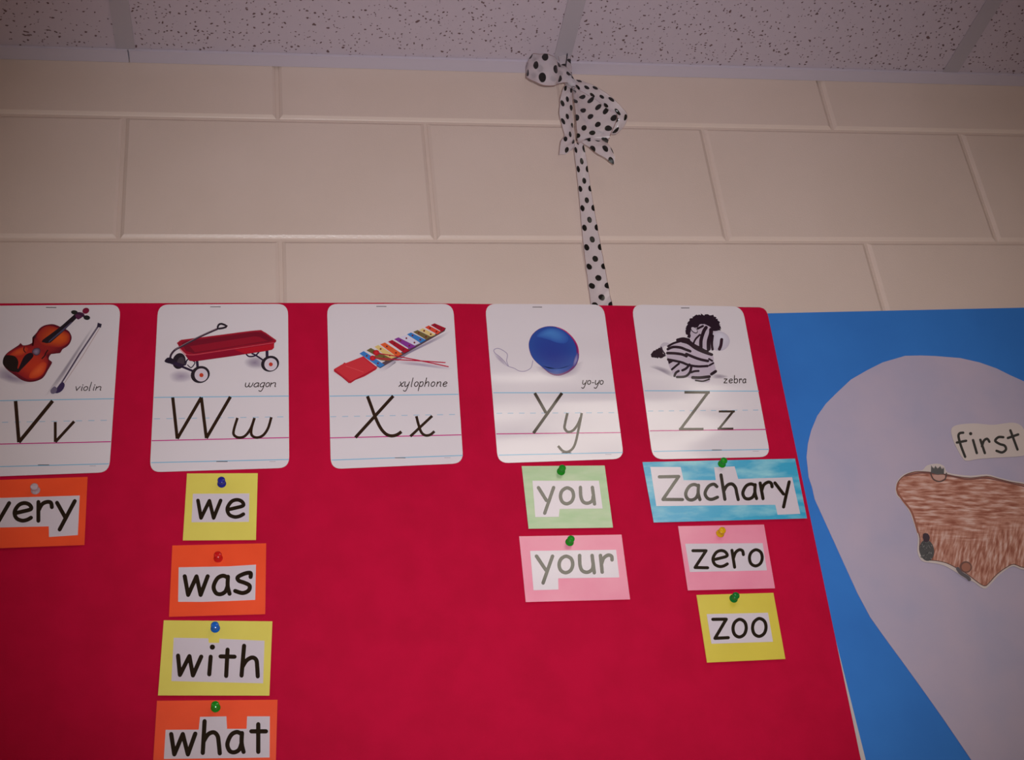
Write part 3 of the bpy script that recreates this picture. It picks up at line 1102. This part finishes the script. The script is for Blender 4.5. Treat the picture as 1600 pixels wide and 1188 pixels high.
# --- Z: toy zebra
def art_z(p):
    rnd = random.Random(3)
    soft(p, [(270, 695), (330, 680), (460, 720), (520, 770), (500, 800), (430, 770), (330, 720)], (150, 136, 152))
    soft(p, [(880, 770), (960, 765), (1040, 790), (980, 815), (880, 810)], (160, 146, 160))
    DK = (44, 26, 38)
    p.stroke([(385, 560), (390, 510), (420, 480), (470, 490)], 34, (200, 186, 198))
    tuft = []
    base = [(290, 582), (320, 545), (345, 525), (385, 520), (405, 560), (432, 592), (400, 606), (350, 612), (318, 610)]
    for q in spline(base, 4, True):
        tuft.append((q[0] + rnd.uniform(-9, 9), q[1] + rnd.uniform(-7, 7)))
    p.poly(tuft, DK)
    p.stroke([(388, 510), (400, 540), (425, 575)], 14, (60, 40, 56))
    body = [(440, 565), (455, 512), (500, 470), (580, 448), (650, 438), (720, 466), (790, 520), (862, 560), (890, 600), (896, 660), (916, 728), (905, 765),
            (872, 778), (862, 800), (852, 842), (800, 848), (700, 822), (650, 802), (560, 802), (512, 782), (482, 730), (458, 670)]
    p.poly(body, (198, 180, 196), 3)
    st = lambda pts, w=20: p.stroke(pts, w * 1.3, DK, 5)
    st([(452, 528), (500, 508), (570, 512), (620, 530), (668, 548)], 20)
    st([(455, 500), (510, 470), (580, 450)], 16)
    st([(545, 440), (600, 428), (655, 440)], 22)
    st([(448, 566), (520, 568), (590, 578), (632, 596)], 20)
    st([(630, 574), (700, 604), (770, 628), (838, 642)], 20)
    st([(590, 452), (650, 470), (720, 520), (800, 556), (874, 580)], 22)
    st([(650, 450), (700, 490), (760, 520), (830, 545)], 26)
    st([(455, 628), (520, 640), (590, 656), (650, 680), (740, 694), (834, 690)], 18)
    p.poly([(446, 610), (480, 628), (500, 650), (462, 672)], DK)
    st([(492, 722), (530, 690), (558, 668)], 16)
    st([(516, 786), (530, 755), (556, 738)], 18)
    st([(592, 732), (630, 712), (660, 676)], 18)
    st([(540, 796), (620, 790), (664, 750), (680, 690)], 18)
    st([(676, 752), (710, 740), (748, 738)], 16)
    st([(690, 800), (760, 802), (852, 792)], 22)
    st([(720, 828), (790, 836), (850, 816)], 12)
    st([(848, 622), (878, 640)], 14); st([(852, 684), (890, 662)], 14); st([(872, 768), (912, 742)], 22)
    head = [(668, 425), (680, 340), (720, 300), (800, 284), (865, 300), (905, 345), (985, 365), (1032, 402), (1048, 450), (1032, 500), (990, 535), (940, 542),
            (880, 532), (820, 535), (770, 505), (710, 470)]
    p.poly(head, (196, 178, 194), 3)
    p.fan([(880, 380), (930, 352), (1000, 375), (1044, 425), (1044, 470), (1010, 520), (950, 540), (890, 520), (868, 450)], (198, 186, 202), (216, 208, 222), (960, 400))
    st([(770, 510), (772, 440), (796, 360), (820, 320)], 26)
    st([(845, 525), (846, 450), (866, 380), (868, 340)], 30)
    st([(882, 530), (876, 470), (884, 400)], 18)
    st([(700, 470), (720, 430), (760, 390)], 14)
    st([(740, 330), (790, 305)], 16)
    p.stroke([(970, 435), (962, 490), (948, 528)], 30, (54, 30, 44), 5)
    mane = []
    base = [(640, 410), (625, 370), (632, 310), (645, 262), (690, 222), (750, 198), (830, 196), (895, 214), (935, 255), (955, 305), (952, 350), (880, 352), (860, 315),
            (800, 288), (760, 290), (735, 320), (690, 318), (672, 360), (668, 420)]
    for i, q in enumerate(spline(base, 5, True)):
        j = 12 if (i // 5) < 11 else 3
        mane.append((q[0] + rnd.uniform(-j, j), q[1] + rnd.uniform(-j, j)))
    p.poly(mane, (40, 24, 38))
    p.poly(ellipse(706, 345, 40, 24, 0.7), (52, 34, 46))
    p.poly(ellipse(706, 342, 34, 18, 0.7), (204, 190, 204))
    p.dot((868, 392), 12, (30, 20, 28))


def low_z(p):
    p.stroke([(492, 115), (688, 115)], 20, INK, 0, False); p.stroke([(674, 117), (462, 400)], 22, INK, 0, False); p.stroke([(450, 400), (640, 399)], 19, INK, 0, False)
    p.stroke([(758, 263), (882, 263)], 16, INK, 0, False); p.stroke([(868, 264), (760, 397)], 18, INK, 0, False); p.stroke([(748, 397), (870, 396)], 16, INK, 0, False)


def word_z(p):
    w, c, b, t = 8, INK, 852, 814
    for ch, a, e in (('z', 990, 1022), ('e', 1040, 1072), ('b', 1090, 1122), ('r', 1140, 1162), ('a', 1172, 1202)):
        glyph(p, ch, a, e, t, b, w, c, 2, 0.85)


TZ, TZ2 = T(970, 460, S6), T(970, 590, 4.95)
alphabet_card('Z', [(987, 476), (1160, 479), (1204, 714), (1020, 718)], TZ, art_z, TZ2,
              [((185, 103), (1068, 106)), ((205, 260), (1100, 252)), ((225, 413), (1128, 402)), ((255, 572), (1146, 556))], low_z, word_z,
              [(1064, 1077, 481.6), (1112.4, 1127.6, 703.5)], 'white alphabet card Zz with a toy zebra picture')


# ------------------------------------------------------------------ word cards with their push pins
BK = (36, 26, 16)


def word_card(tf, card, strip, letters, mat, pin_px, pin_mat, label, pin_label, lift=0.025, mx=0.0):
    c4 = [P(*tf(q), PB) for q in card]
    zt = (c4[0].z + c4[1].z) / 2
    xm = sum(v.x for v in c4) / 4
    pl = Pl(PB + 0.0012, lift, zt, mx, xm)
    base = P(*tf(((card[2][0] + card[3][0]) / 2, (card[2][1] + card[3][1]) / 2)), pl)
    t = empty('word_card', base)
    tag(t, label, 'card', 'word cards pinned to the red board')
    sheet('backing_card', [tf(q) for q in card], pl, 0.0005, mat, t)
    strip_o = sheet('word_strip', [tf(q) for q in strip], pl.up(0.0003), 0.00028, M['strip'], t)
    pr = Print(tf, pl.up(0.0003), 0.0001)
    letters(pr)
    pr.build('lettering', M['print'], strip_o)
    push_pin(P(*pin_px, pl), pin_mat, pin_label)


PIN_PROFILE = [(0.0, 0.0), (0.0047, 0.0), (0.0051, 0.0005), (0.0050, 0.0012), (0.0040, 0.0019), (0.0028, 0.0030), (0.0025, 0.0050), (0.0026, 0.0068),
               (0.0031, 0.0082), (0.0040, 0.0090), (0.0043, 0.0097), (0.0042, 0.0106), (0.0034, 0.0112), (0.0, 0.0114)]


def push_pin(pos, mat, label, tilt=(0, 0)):
    t = empty('push_pin', pos)
    tag(t, label, 'push pin', 'plastic push pins on the word cards')
    n = 20
    v, f = [], []

    def lathe(prof):
        v, f = [], []
        for i, (r, h) in enumerate(prof):
            for k in range(n):
                a = 2 * math.pi * k / n
                v.append(Vector((r * math.cos(a), -h - 0.0002, r * math.sin(a))) + pos)
        for i in range(len(prof) - 1):
            for k in range(n):
                j = (k + 1) % n
                f.append((i * n + k, i * n + j, (i + 1) * n + j, (i + 1) * n + k))
        return v, f
    v, f = lathe(PIN_PROFILE)
    mesh('grip', v, f, mat, t, True)
    v, f = lathe([(0.0, -0.011), (0.0003, -0.009), (0.0005, -0.004), (0.0005, 0.004), (0.0, 0.004)])
    mesh('needle', v, f, M['needle'], t, True)


def G(*items, w=22):
    def fn(p):
        for it in items:
            if it[0] == 'S':
                p.stroke(it[1], w * 1.1, BK, 6)
            elif it[0] == 'K':
                p.corner(it[1], w * 1.1, BK)
            elif it[0] == 'D':
                p.dot(it[1], it[2], BK)
            else:
                glyph(p, it[0], it[1], it[2], it[3], it[4], w * 1.1, BK, *(it[5:] or ()))
    return fn


TC = T(0, 600, 4.4)
word_card(TC, [(-125, 665), (602, 640), (580, 1108), (-138, 1135)], [(-100, 788), (548, 768), (535, 1040), (337, 1053), (335, 980), (-104, 990)],
          G(('K', [(-62, 822), (-8, 942), (63, 820)]), ('e', 94, 212, 820, 940, 6), ('r', 258, 352, 812, 942, 6), ('K', [(392, 818), (448, 918)]), ('K', [(514, 806), (410, 1002)]), w=25),
          M['orange'], (55.7, 767), M['pin_clear'], 'orange word card reading very, under the violin card', 'clear white push pin on the card reading very')
TC = TW2
word_card(TC, [(330, 640), (835, 638), (822, 1115), (300, 1118)], [(372, 785), (775, 783), (772, 985), (362, 988)],
          G(('K', [(408, 833), (430, 958), (490, 835), (520, 958), (570, 833)]), ('e', 612, 732, 828, 950, 4), w=24),
          M['yellow'], (346.5, 756.5), M['pin_navy'], 'square yellow word card reading we, under the wagon card', 'dark navy blue push pin on the yellow card reading we')
TC = T(220, 830, 6.6)
word_card(TC, [(325, 150), (1293, 127), (1283, 858), (290, 885)], [(390, 375), (640, 370), (900, 365), (1188, 347), (1180, 710), (900, 722), (640, 731), (385, 730)],
          G(('K', [(453, 467), (488, 660), (575, 468), (617, 660), (690, 467)]), ('a', 748, 912, 462, 652), ('s', 972, 1126, 428, 640, 8), w=39),
          M['orange'], (341, 873), M['pin_red'], 'orange word card reading was, below the yellow card reading we', 'red push pin on the orange card reading was')
TC = T(220, 1000, 1517 / 240)
f6 = 1517 / 240
word_card(TC, [((255.9 - 220) * f6, (969.6 - 1000) * f6), ((425.6 - 220) * f6, (971.2 - 1000) * f6), (1270, 552), (170, 550)],
          [(325, -20), (666, -14), (672, 30), (774, 30), (776, -10), (1222, 10), (1208, 430), (302, 408)],
          G(('K', [(368, 157), (386, 348), (480, 162), (515, 353), (597, 167)]), ('K', [(690, 168), (676, 342)]), ('D', (707, 73), 26), ('K', [(857, 98), (843, 358)]), ('K', [(788, 165), (926, 168)]),
            ('K', [(1020, 60), (995, 354)]), ('S', [(1005, 265), (1045, 205), (1100, 176), (1140, 200), (1150, 270), (1155, 362)]), w=38),
          M['yellow'], (336.5, 982.5), M['pin_blue'], 'wide yellow word card reading with, below the orange card reading was', 'bright blue push pin on the yellow card reading with')
word_card(TC, [(160, 603), (1350, 593), (1330, 1335), (112, 1348)],
          [(245, 890), (572, 888), (585, 762), (845, 757), (852, 880), (1045, 880), (1050, 757), (1275, 757), (1272, 1163), (228, 1178)],
          G(('K', [(300, 932), (331, 1133), (415, 932), (465, 1133), (538, 928)]), ('K', [(630, 805), (612, 1118)]), ('S', [(620, 1005), (665, 935), (720, 915), (758, 950), (770, 1020), (780, 1123)]),
            ('a', 852, 1012, 912, 1112), ('K', [(1160, 835), (1160, 1108)]), ('K', [(1092, 905), (1236, 905)]), w=39),
          M['orange'], (337.0, 1106.5), M['pin_green'], 'orange word card reading what, cut off by the bottom edge of the photo', 'green push pin on the orange card reading what')
TC = T(780, 710, 1188 / 250)
word_card(TC, [(167, 88), (783, 84), (845, 545), (218, 553)], [(247, 197), (740, 197), (768, 403), (448, 407), (443, 465), (268, 467)],
          G(('K', [(291, 248), (350, 343)]), ('K', [(404, 248), (338, 438)]), ('o', 455, 552, 250, 368, 0), ('S', [(603, 246), (606, 310), (622, 352), (656, 364), (690, 346), (698, 310)]), ('K', [(692, 246), (708, 370)]), w=23),
          M['green'], (876.4, 737.4), M['pin_green'], 'pale green word card reading you, under the yo-yo card', 'green push pin on the pale green card reading you')
word_card(TC, [(148, 610), (908, 597), (972, 1078), (197, 1098)], [(230, 718), (868, 710), (892, 915), (438, 922), (440, 1005), (255, 1010)],
          G(('K', [(277, 757), (346, 860)]), ('K', [(396, 757), (326, 956)]), ('o', 445, 546, 758, 880, 0), ('S', [(597, 752), (600, 822), (616, 864), (654, 877), (690, 856), (698, 820)]), ('K', [(690, 752), (706, 880)]),
            ('K', [(752, 752), (765, 876)]), ('S', [(760, 815), (776, 772), (808, 750), (834, 758), (838, 785)]), w=24),
          M['pink'], (889.8, 847.8), M['pin_green'], 'pink word card reading your, below the pale green card', 'green push pin on the pink card reading your')
TC = TZ2
word_card(TC, [(168, 655), (1348, 628), (1440, 1090), (255, 1122)],
          [(228, 692), (463, 693), (485, 795), (735, 795), (722, 695), (880, 688), (908, 785), (1325, 772), (1388, 1055), (1213, 1062), (1195, 985), (275, 995)],
          G(('K', [(298, 769), (448, 766), (326, 944), (477, 945)]), ('a', 500, 610, 828, 948, 0), ('c', 650, 748, 826, 943, 0), ('K', [(775, 754), (805, 943)]),
            ('S', [(796, 880), (822, 836), (858, 824), (886, 850), (898, 900), (908, 945)]), ('a', 942, 1048, 824, 940, 0), ('K', [(1078, 817), (1100, 938)]),
            ('S', [(1090, 875), (1106, 832), (1140, 810), (1164, 820), (1170, 846)]), ('K', [(1192, 816), (1258, 902)]), ('K', [(1302, 808), (1259, 1002)]), w=23),
          M['sky'], (1127.6, 725.8), M['pin_green'], 'long sky blue name card with mottled clouds, under the zebra card', 'green push pin on the long sky blue name card')
TC = T(1030, 800, 1188 / 250)
word_card(TC, [(140, 107), (778, 95), (860, 568), (213, 584)], [(193, 237), (768, 233), (800, 435), (228, 447)],
          G(('K', [(250, 289), (348, 289), (266, 414), (360, 416)]), ('e', 396, 506, 288, 406, 0), ('K', [(540, 286), (560, 412)]), ('S', [(550, 350), (566, 304), (594, 283), (618, 290), (625, 318)]),
            ('o', 670, 765, 282, 402, 0), w=21),
          M['pink'], (1125, 834.3), M['pin_yellow'], 'pink word card reading zero, below the sky blue card', 'yellow push pin on the pink card reading zero', 0.03, 0.0)
word_card(TC, [(277, 618), (848, 602), (937, 1093), (355, 1120)], [(353, 760), (808, 750), (845, 965), (388, 980)],
          G(('K', [(398, 799), (498, 798), (414, 940), (513, 935)]), ('o', 548, 646, 799, 930, 0), ('o', 693, 793, 793, 925, 0), w=22),
          M['golden'], (1146, 936), M['pin_deepgreen'], 'golden yellow word card reading zoo, lowest under the zebra card', 'deep green push pin on the yellow card reading zoo', 0.03)

# ------------------------------------------------------------------ lilac cut-out with drawing and word
TA = T(1180, 460, 1559 / 420)
TB = T(1200, 900, 4.0)
TD = T(1360, 640, 950 / 240)
PLB = 0.0032
out = [TA(q) for q in [(345, 1188), (330, 1120), (310, 1060), (298, 945), (305, 870), (325, 790), (360, 705), (410, 635), (470, 575), (555, 495), (650, 440), (740, 395),
                       (870, 357), (960, 355), (1040, 358), (1190, 370), (1300, 395), (1400, 430), (1480, 470), (1559, 505)]]
out += [(1655, 640), (1700, 720), (1728, 820), (1722, 920), (1690, 1020), (1648, 1130), (1610, 1250), (1570, 1270)]
out += [TB(q) for q in reversed([(560, 110), (640, 260), (740, 400), (850, 550), (980, 730), (1100, 900), (1270, 1150)])]
lil = sheet('lilac_cutout', out, Pl(PLB + 0.0010), 0.0006, M['lilac'])
tag(lil, 'large pale lilac rounded paper cutout on the blue paper', 'cutout')

dr = [(155, 490), (165, 445), (205, 402), (270, 380), (322, 375), (350, 347), (410, 335), (455, 350), (472, 385), (520, 400), (620, 410), (720, 402), (790, 420),
      (870, 440), (960, 455), (1060, 490), (1130, 560), (1150, 660), (1120, 780), (1080, 880), (1020, 960), (950, 992), (890, 970), (850, 985), (790, 1030), (740, 1085), (710, 1108), (680, 1097),
      (640, 1067), (580, 1042), (530, 1007), (460, 967), (400, 952), (330, 942), (303, 915), (290, 870), (295, 800), (280, 740), (260, 680), (240, 630), (190, 560), (162, 530)]
PD = Pl(PLB + 0.0022)
dc = P(*TD((700, 1100)), PD)
t = empty('crayon_drawing', dc)
tag(t, 'brown crayon drawing cut from cream paper on the lilac cutout', 'drawing')
sheet('drawing_paper', [TD(q) for q in spline(dr, 3, True)], PD, 0.0004, M['cardstock'], t)
cr = [(162, 490), (172, 448), (212, 408), (275, 386), (340, 386), (400, 392), (470, 402), (530, 414), (620, 424), (720, 414), (790, 430), (870, 450), (960, 466), (1050, 500), (1115, 565),
      (1135, 660), (1105, 775), (1065, 872), (1010, 948), (950, 978), (888, 958), (845, 975), (785, 1018), (735, 1072), (708, 1092), (668, 1072), (600, 1020), (540, 985), (470, 950), (400, 935), (345, 930),
      (318, 905), (303, 868), (306, 800), (290, 738), (272, 680), (250, 625), (205, 560), (172, 530)]
colour_o = sheet('crayon_colouring', [TD(q) for q in spline(cr, 3, True)], PD.up(0.00012), 0.0001, M['crayon'], t)
pr = Print(TD, PD, 0.0002)
pr.stroke(spline(cr, 3, True)[:], 5, (96, 56, 50), 0, True, True)
pr.stroke([(175, 455), (165, 500), (200, 560), (250, 625), (275, 690), (295, 760)], 12, (150, 84, 66))
pr.stroke([(215, 412), (320, 392), (480, 410), (600, 432), (720, 425), (860, 455), (950, 475)], 9, (122, 70, 64))
pr.stroke([(650, 1000), (670, 900), (690, 820)], 9, (160, 92, 74))
# sprouts and stones
pr.stroke([(372, 395), (390, 432), (428, 446), (462, 430), (470, 395)], 8, (84, 60, 58))
pr.poly([(388, 412), (430, 404), (462, 408), (452, 432), (425, 438), (398, 432)], (196, 150, 138), 2)
pr.poly([(374, 392), (376, 345), (392, 368), (402, 348), (416, 368), (432, 350), (442, 370), (456, 362), (455, 398), (415, 402)], (92, 88, 88))
for i in range(9):
    x = 378 + i * 9
    pr.stroke([(x, 395), (x + 4, 360)], 3, (64, 60, 62), 0)
pr.poly(ellipse(349, 872, 45, 66, -0.15), (70, 68, 70))
for i in range(34):
    a = random.Random(i + 200)
    x, y = 349 + a.uniform(-34, 34), 872 + a.uniform(-52, 52)
    pr.stroke([(x, y), (x + a.uniform(-10, 10), y + a.uniform(-10, 10))], 4, a.choice([(44, 42, 46), (132, 128, 126), (104, 100, 100)]), 0)
pr.poly([(325, 770), (355, 768), (368, 795), (355, 820), (330, 815)], (54, 30, 46), 2)
pr.poly(ellipse(590, 975, 38, 36, 0.2), (110, 70, 62))
pr.poly(ellipse(592, 976, 28, 27, 0.2), (160, 100, 82))
pr.stroke([(540, 985), (560, 1012), (600, 1038), (612, 1052)], 22, (92, 82, 88))
pr.build('crayon_marks', M['flatprint'], colour_o)

lb = [(500, 130), (520, 102), (570, 91), (640, 86), (700, 91), (760, 95), (830, 86), (880, 82), (925, 95), (952, 130), (962, 200), (955, 275), (920, 290), (820, 296), (740, 301), (660, 307),
      (600, 318), (572, 302), (540, 250), (512, 190)]
PF = Pl(PLB + 0.0022)
t = empty('word_label', P(*TD((740, 310)), PF))
tag(t, 'cream word label reading first, above the brown crayon drawing', 'label')
label_o = sheet('label_paper', [TD(q) for q in spline(lb, 3, True)], PF, 0.0005, M['cardstock'], t)
pr = Print(TD, PF, 0.0001)
TX_ = (34, 30, 26)
for pts in ([(574, 144), (552, 148), (545, 168), (560, 225), (586, 293)], [(690, 228), (702, 194), (722, 182), (736, 200)],
            [(822, 172), (792, 172), (772, 194), (800, 214), (830, 224), (838, 248), (814, 266), (780, 256)]):
    pr.stroke(pts, 15.5, TX_, 6)
for pts in ([(535, 205), (592, 194)], [(635, 190), (658, 270)], [(680, 188), (708, 270)], [(866, 130), (910, 248)], [(850, 177), (914, 155)]):
    pr.corner(pts, 15.5, TX_)
pr.dot((620, 150), 10.5, TX_)
pr.build('lettering', M['flatprint'], label_o)

# ------------------------------------------------------------------ polka-dot ribbon bow
TR7 = T(780, 50, 1358 / 240)
TR8 = T(840, 220, 764 / 180)
bow = empty('ribbon_bow', P(*TR7((620, 430)), 0.045))
tag(bow, 'sheer white polka dot ribbon bow hanging from the ceiling edge above the red board', 'ribbon')


def ribbon(name, tf, left, right, nseg=8, nw=8, v0=0.0, u0=0.0, bulge=0.0, width=None):
    """strip between two edge lines of (x, y, distance from wall in mm); UV in metres"""
    L = [P(*tf(p[:2]), p[2] / 1000) for p in left]
    R_ = [P(*tf(p[:2]), p[2] / 1000) for p in right]
    L = [Vector(q) for q in spline([tuple(q) for q in L], nseg)]
    R_ = [Vector(q) for q in spline([tuple(q) for q in R_], nseg)]
    n = len(L)
    V, UV, E, F = [], [], [], []
    dist = v0
    for i in range(n):
        if i:
            dist += ((L[i] + R_[i]) / 2 - (L[i - 1] + R_[i - 1]) / 2).length
        wv = R_[i] - L[i]
        wl = width or wv.length
        a = (L[min(i + 1, n - 1)] + R_[min(i + 1, n - 1)]) - (L[max(i - 1, 0)] + R_[max(i - 1, 0)])
        nr = wv.cross(a)
        if nr.length > 1e-9:
            nr.normalize()
        for k in range(nw + 1):
            s = k / nw
            V.append(L[i] + wv * s + nr * (bulge * (1 - (2 * s - 1) ** 2) + 0.0009 * math.sin(9 * s + 260 * dist + len(name))))
            UV.append((u0 + s * wl, dist))
            E.append(abs(2 * s - 1))
    for i in range(n - 1):
        for k in range(nw):
            a = i * (nw + 1) + k
            F.append((a, a + 1, a + nw + 2, a + nw + 1))
    o = mesh(name, V, F, M['ribbon'], bow, True)
    me = o.data
    uvl = me.uv_layers.new(name='UVMap')
    for lp in me.loops:
        uvl.data[lp.index].uv = UV[lp.vertex_index]
    at = me.attributes.new('edge', 'FLOAT', 'POINT')
    for i, e in enumerate(E):
        at.data[i].value = e
    return o


# long tail down behind the red board
ribbon('hanging_tail', TR8, [(232, 20, 34), (246, 100, 30), (270, 330, 20), (298, 650, 9), (335, 960, 4), (352, 1080, 3), (372, 1200, 2.5)],
       [(296, 0, 34), (322, 100, 30), (356, 330, 20), (412, 650, 9), (470, 960, 4), (494, 1080, 3), (520, 1200, 2.5)], 8, 8, 0.004, 0.0, 0.002, 0.0315)
# left loop: back layer, then front layer
ribbon('loop', TR7, [(600, 340, 40), (520, 270, 28), (420, 215, 24), (330, 200, 30), (290, 205, 42), (300, 192, 54), (400, 194, 66), (484, 212, 66), (520, 268, 56), (590, 308, 50), (640, 370, 47)],
       [(620, 440, 40), (540, 450, 28), (440, 455, 24), (330, 430, 28), (244, 400, 38), (262, 418, 52), (360, 464, 66), (470, 482, 66), (530, 458, 56), (600, 452, 50), (650, 450, 47)], 7, 8, 0.011, 0.002, 0.003, 0.036)
# right loop, hanging down to the right
ribbon('loop', TR7, [(640, 410, 44), (760, 440, 56), (880, 495, 66), (1000, 580, 72), (1090, 670, 70), (1135, 745, 58), (1090, 860, 44), (1010, 905, 34), (880, 900, 30), (740, 760, 34), (650, 520, 42)],
       [(650, 470, 44), (730, 530, 52), (840, 590, 58), (930, 660, 62), (1000, 720, 60), (1020, 780, 52), (960, 870, 42), (860, 870, 34), (760, 800, 30), (700, 680, 34), (640, 480, 42)], 6, 8, 0.0, 0.0, 0.004, 0.036)
# big front panel of the loose loop over it
ribbon('loop', TR7, [(640, 470, 48), (652, 560, 58), (670, 700, 66), (680, 860, 66), (690, 960, 56), (700, 990, 44)],
       [(690, 475, 48), (810, 545, 58), (950, 640, 62), (1045, 745, 62), (985, 910, 58), (960, 990, 46)], 7, 10, 0.006, 0.004, 0.006)
# short cut ends
ribbon('cut_end', TR7, [(590, 460, 40), (555, 520, 38), (535, 620, 34), (532, 740, 30), (566, 870, 28), (572, 920, 30), (540, 980, 32), (528, 1086, 32)],
       [(650, 470, 40), (648, 560, 42), (650, 680, 42), (655, 800, 40), (664, 900, 38), (668, 960, 38), (664, 1010, 38), (650, 1040, 36)], 6, 8, 0.008, 0.0, 0.004, 0.036)
ribbon('cut_end', TR7, [(700, 880, 36), (790, 930, 40), (880, 962, 46), (960, 985, 50), (1010, 1070, 50)],
       [(680, 960, 36), (750, 990, 40), (830, 1050, 46), (920, 1110, 50), (1018, 1172, 50)], 6, 8, 0.012, 0.003, 0.004, 0.030)
# strap up to the ceiling bar
ribbon('strap', TR7, [(520, 118, 31), (524, 220, 36), (545, 330, 42), (585, 430, 46)], [(640, 118, 31), (632, 220, 36), (640, 330, 42), (650, 430, 46)], 6, 6, 0.053, 0.002, -0.002)
# knot: gathered wrap
kc = P(*TR7((628, 440)), 0.046)
V, F = [], []
nu, nv = 16, 10
for i in range(nv + 1):
    s = i / nv
    for k in range(nu):
        a = 2 * math.pi * k / nu
        rr = 0.0075 * (1 + 0.18 * math.cos(5 * a) + 0.08 * math.cos(9 * a + 1)) * (0.35 + 0.65 * math.sin(math.pi * s) ** 0.5)
        V.append(kc + AX_R * 0 + Vector((rr * math.cos(a) + (s - .5) * 0.006, -rr * 0.9 * math.sin(a), (0.5 - s) * 0.021)))
for i in range(nv):
    for k in range(nu):
        j = (k + 1) % nu
        F.append((i * nu + k, i * nu + j, (i + 1) * nu + j, (i + 1) * nu + k))
F.append(tuple(range(nu))); F.append(tuple(reversed(range(nv * nu, nv * nu + nu))))
o = mesh('knot', V, F, M['ribbon'], bow, True)
uvl = o.data.uv_layers.new(name='UVMap')
for lp in o.data.loops:
    i, k = divmod(lp.vertex_index, nu)
    uvl.data[lp.index].uv = (0.002 + k / nu * 0.04, i * 0.0021 + 0.006)
at = o.data.attributes.new('edge', 'FLOAT', 'POINT')
# wire hook over the ceiling bar
hk = [P(*TR7((598, 108)), 0.036), P(*TR7((603, 160)), 0.039), P(*TR7((598, 230)), 0.043), P(*TR7((590, 300)), 0.047), P(*TR7((600, 360)), 0.048)]
hk = [Vector((hk[0].x, -0.036, ZC + 0.001))] + [Vector(q) for q in spline([tuple(q) for q in hk], 4)]
V, F = [], []
for p_ in hk:
    for k in range(6):
        a = math.pi * k / 3
        V.append(Vector(p_) + Vector((0.0009 * math.cos(a), 0.0009 * math.sin(a), 0)))
for i in range(len(hk) - 1):
    for k in range(6):
        j = (k + 1) % 6
        F.append((i * 6 + k, i * 6 + j, i * 6 + 6 + j, i * 6 + 6 + k))
mesh('wire_hook', V, F, M['wire'], bow, True)
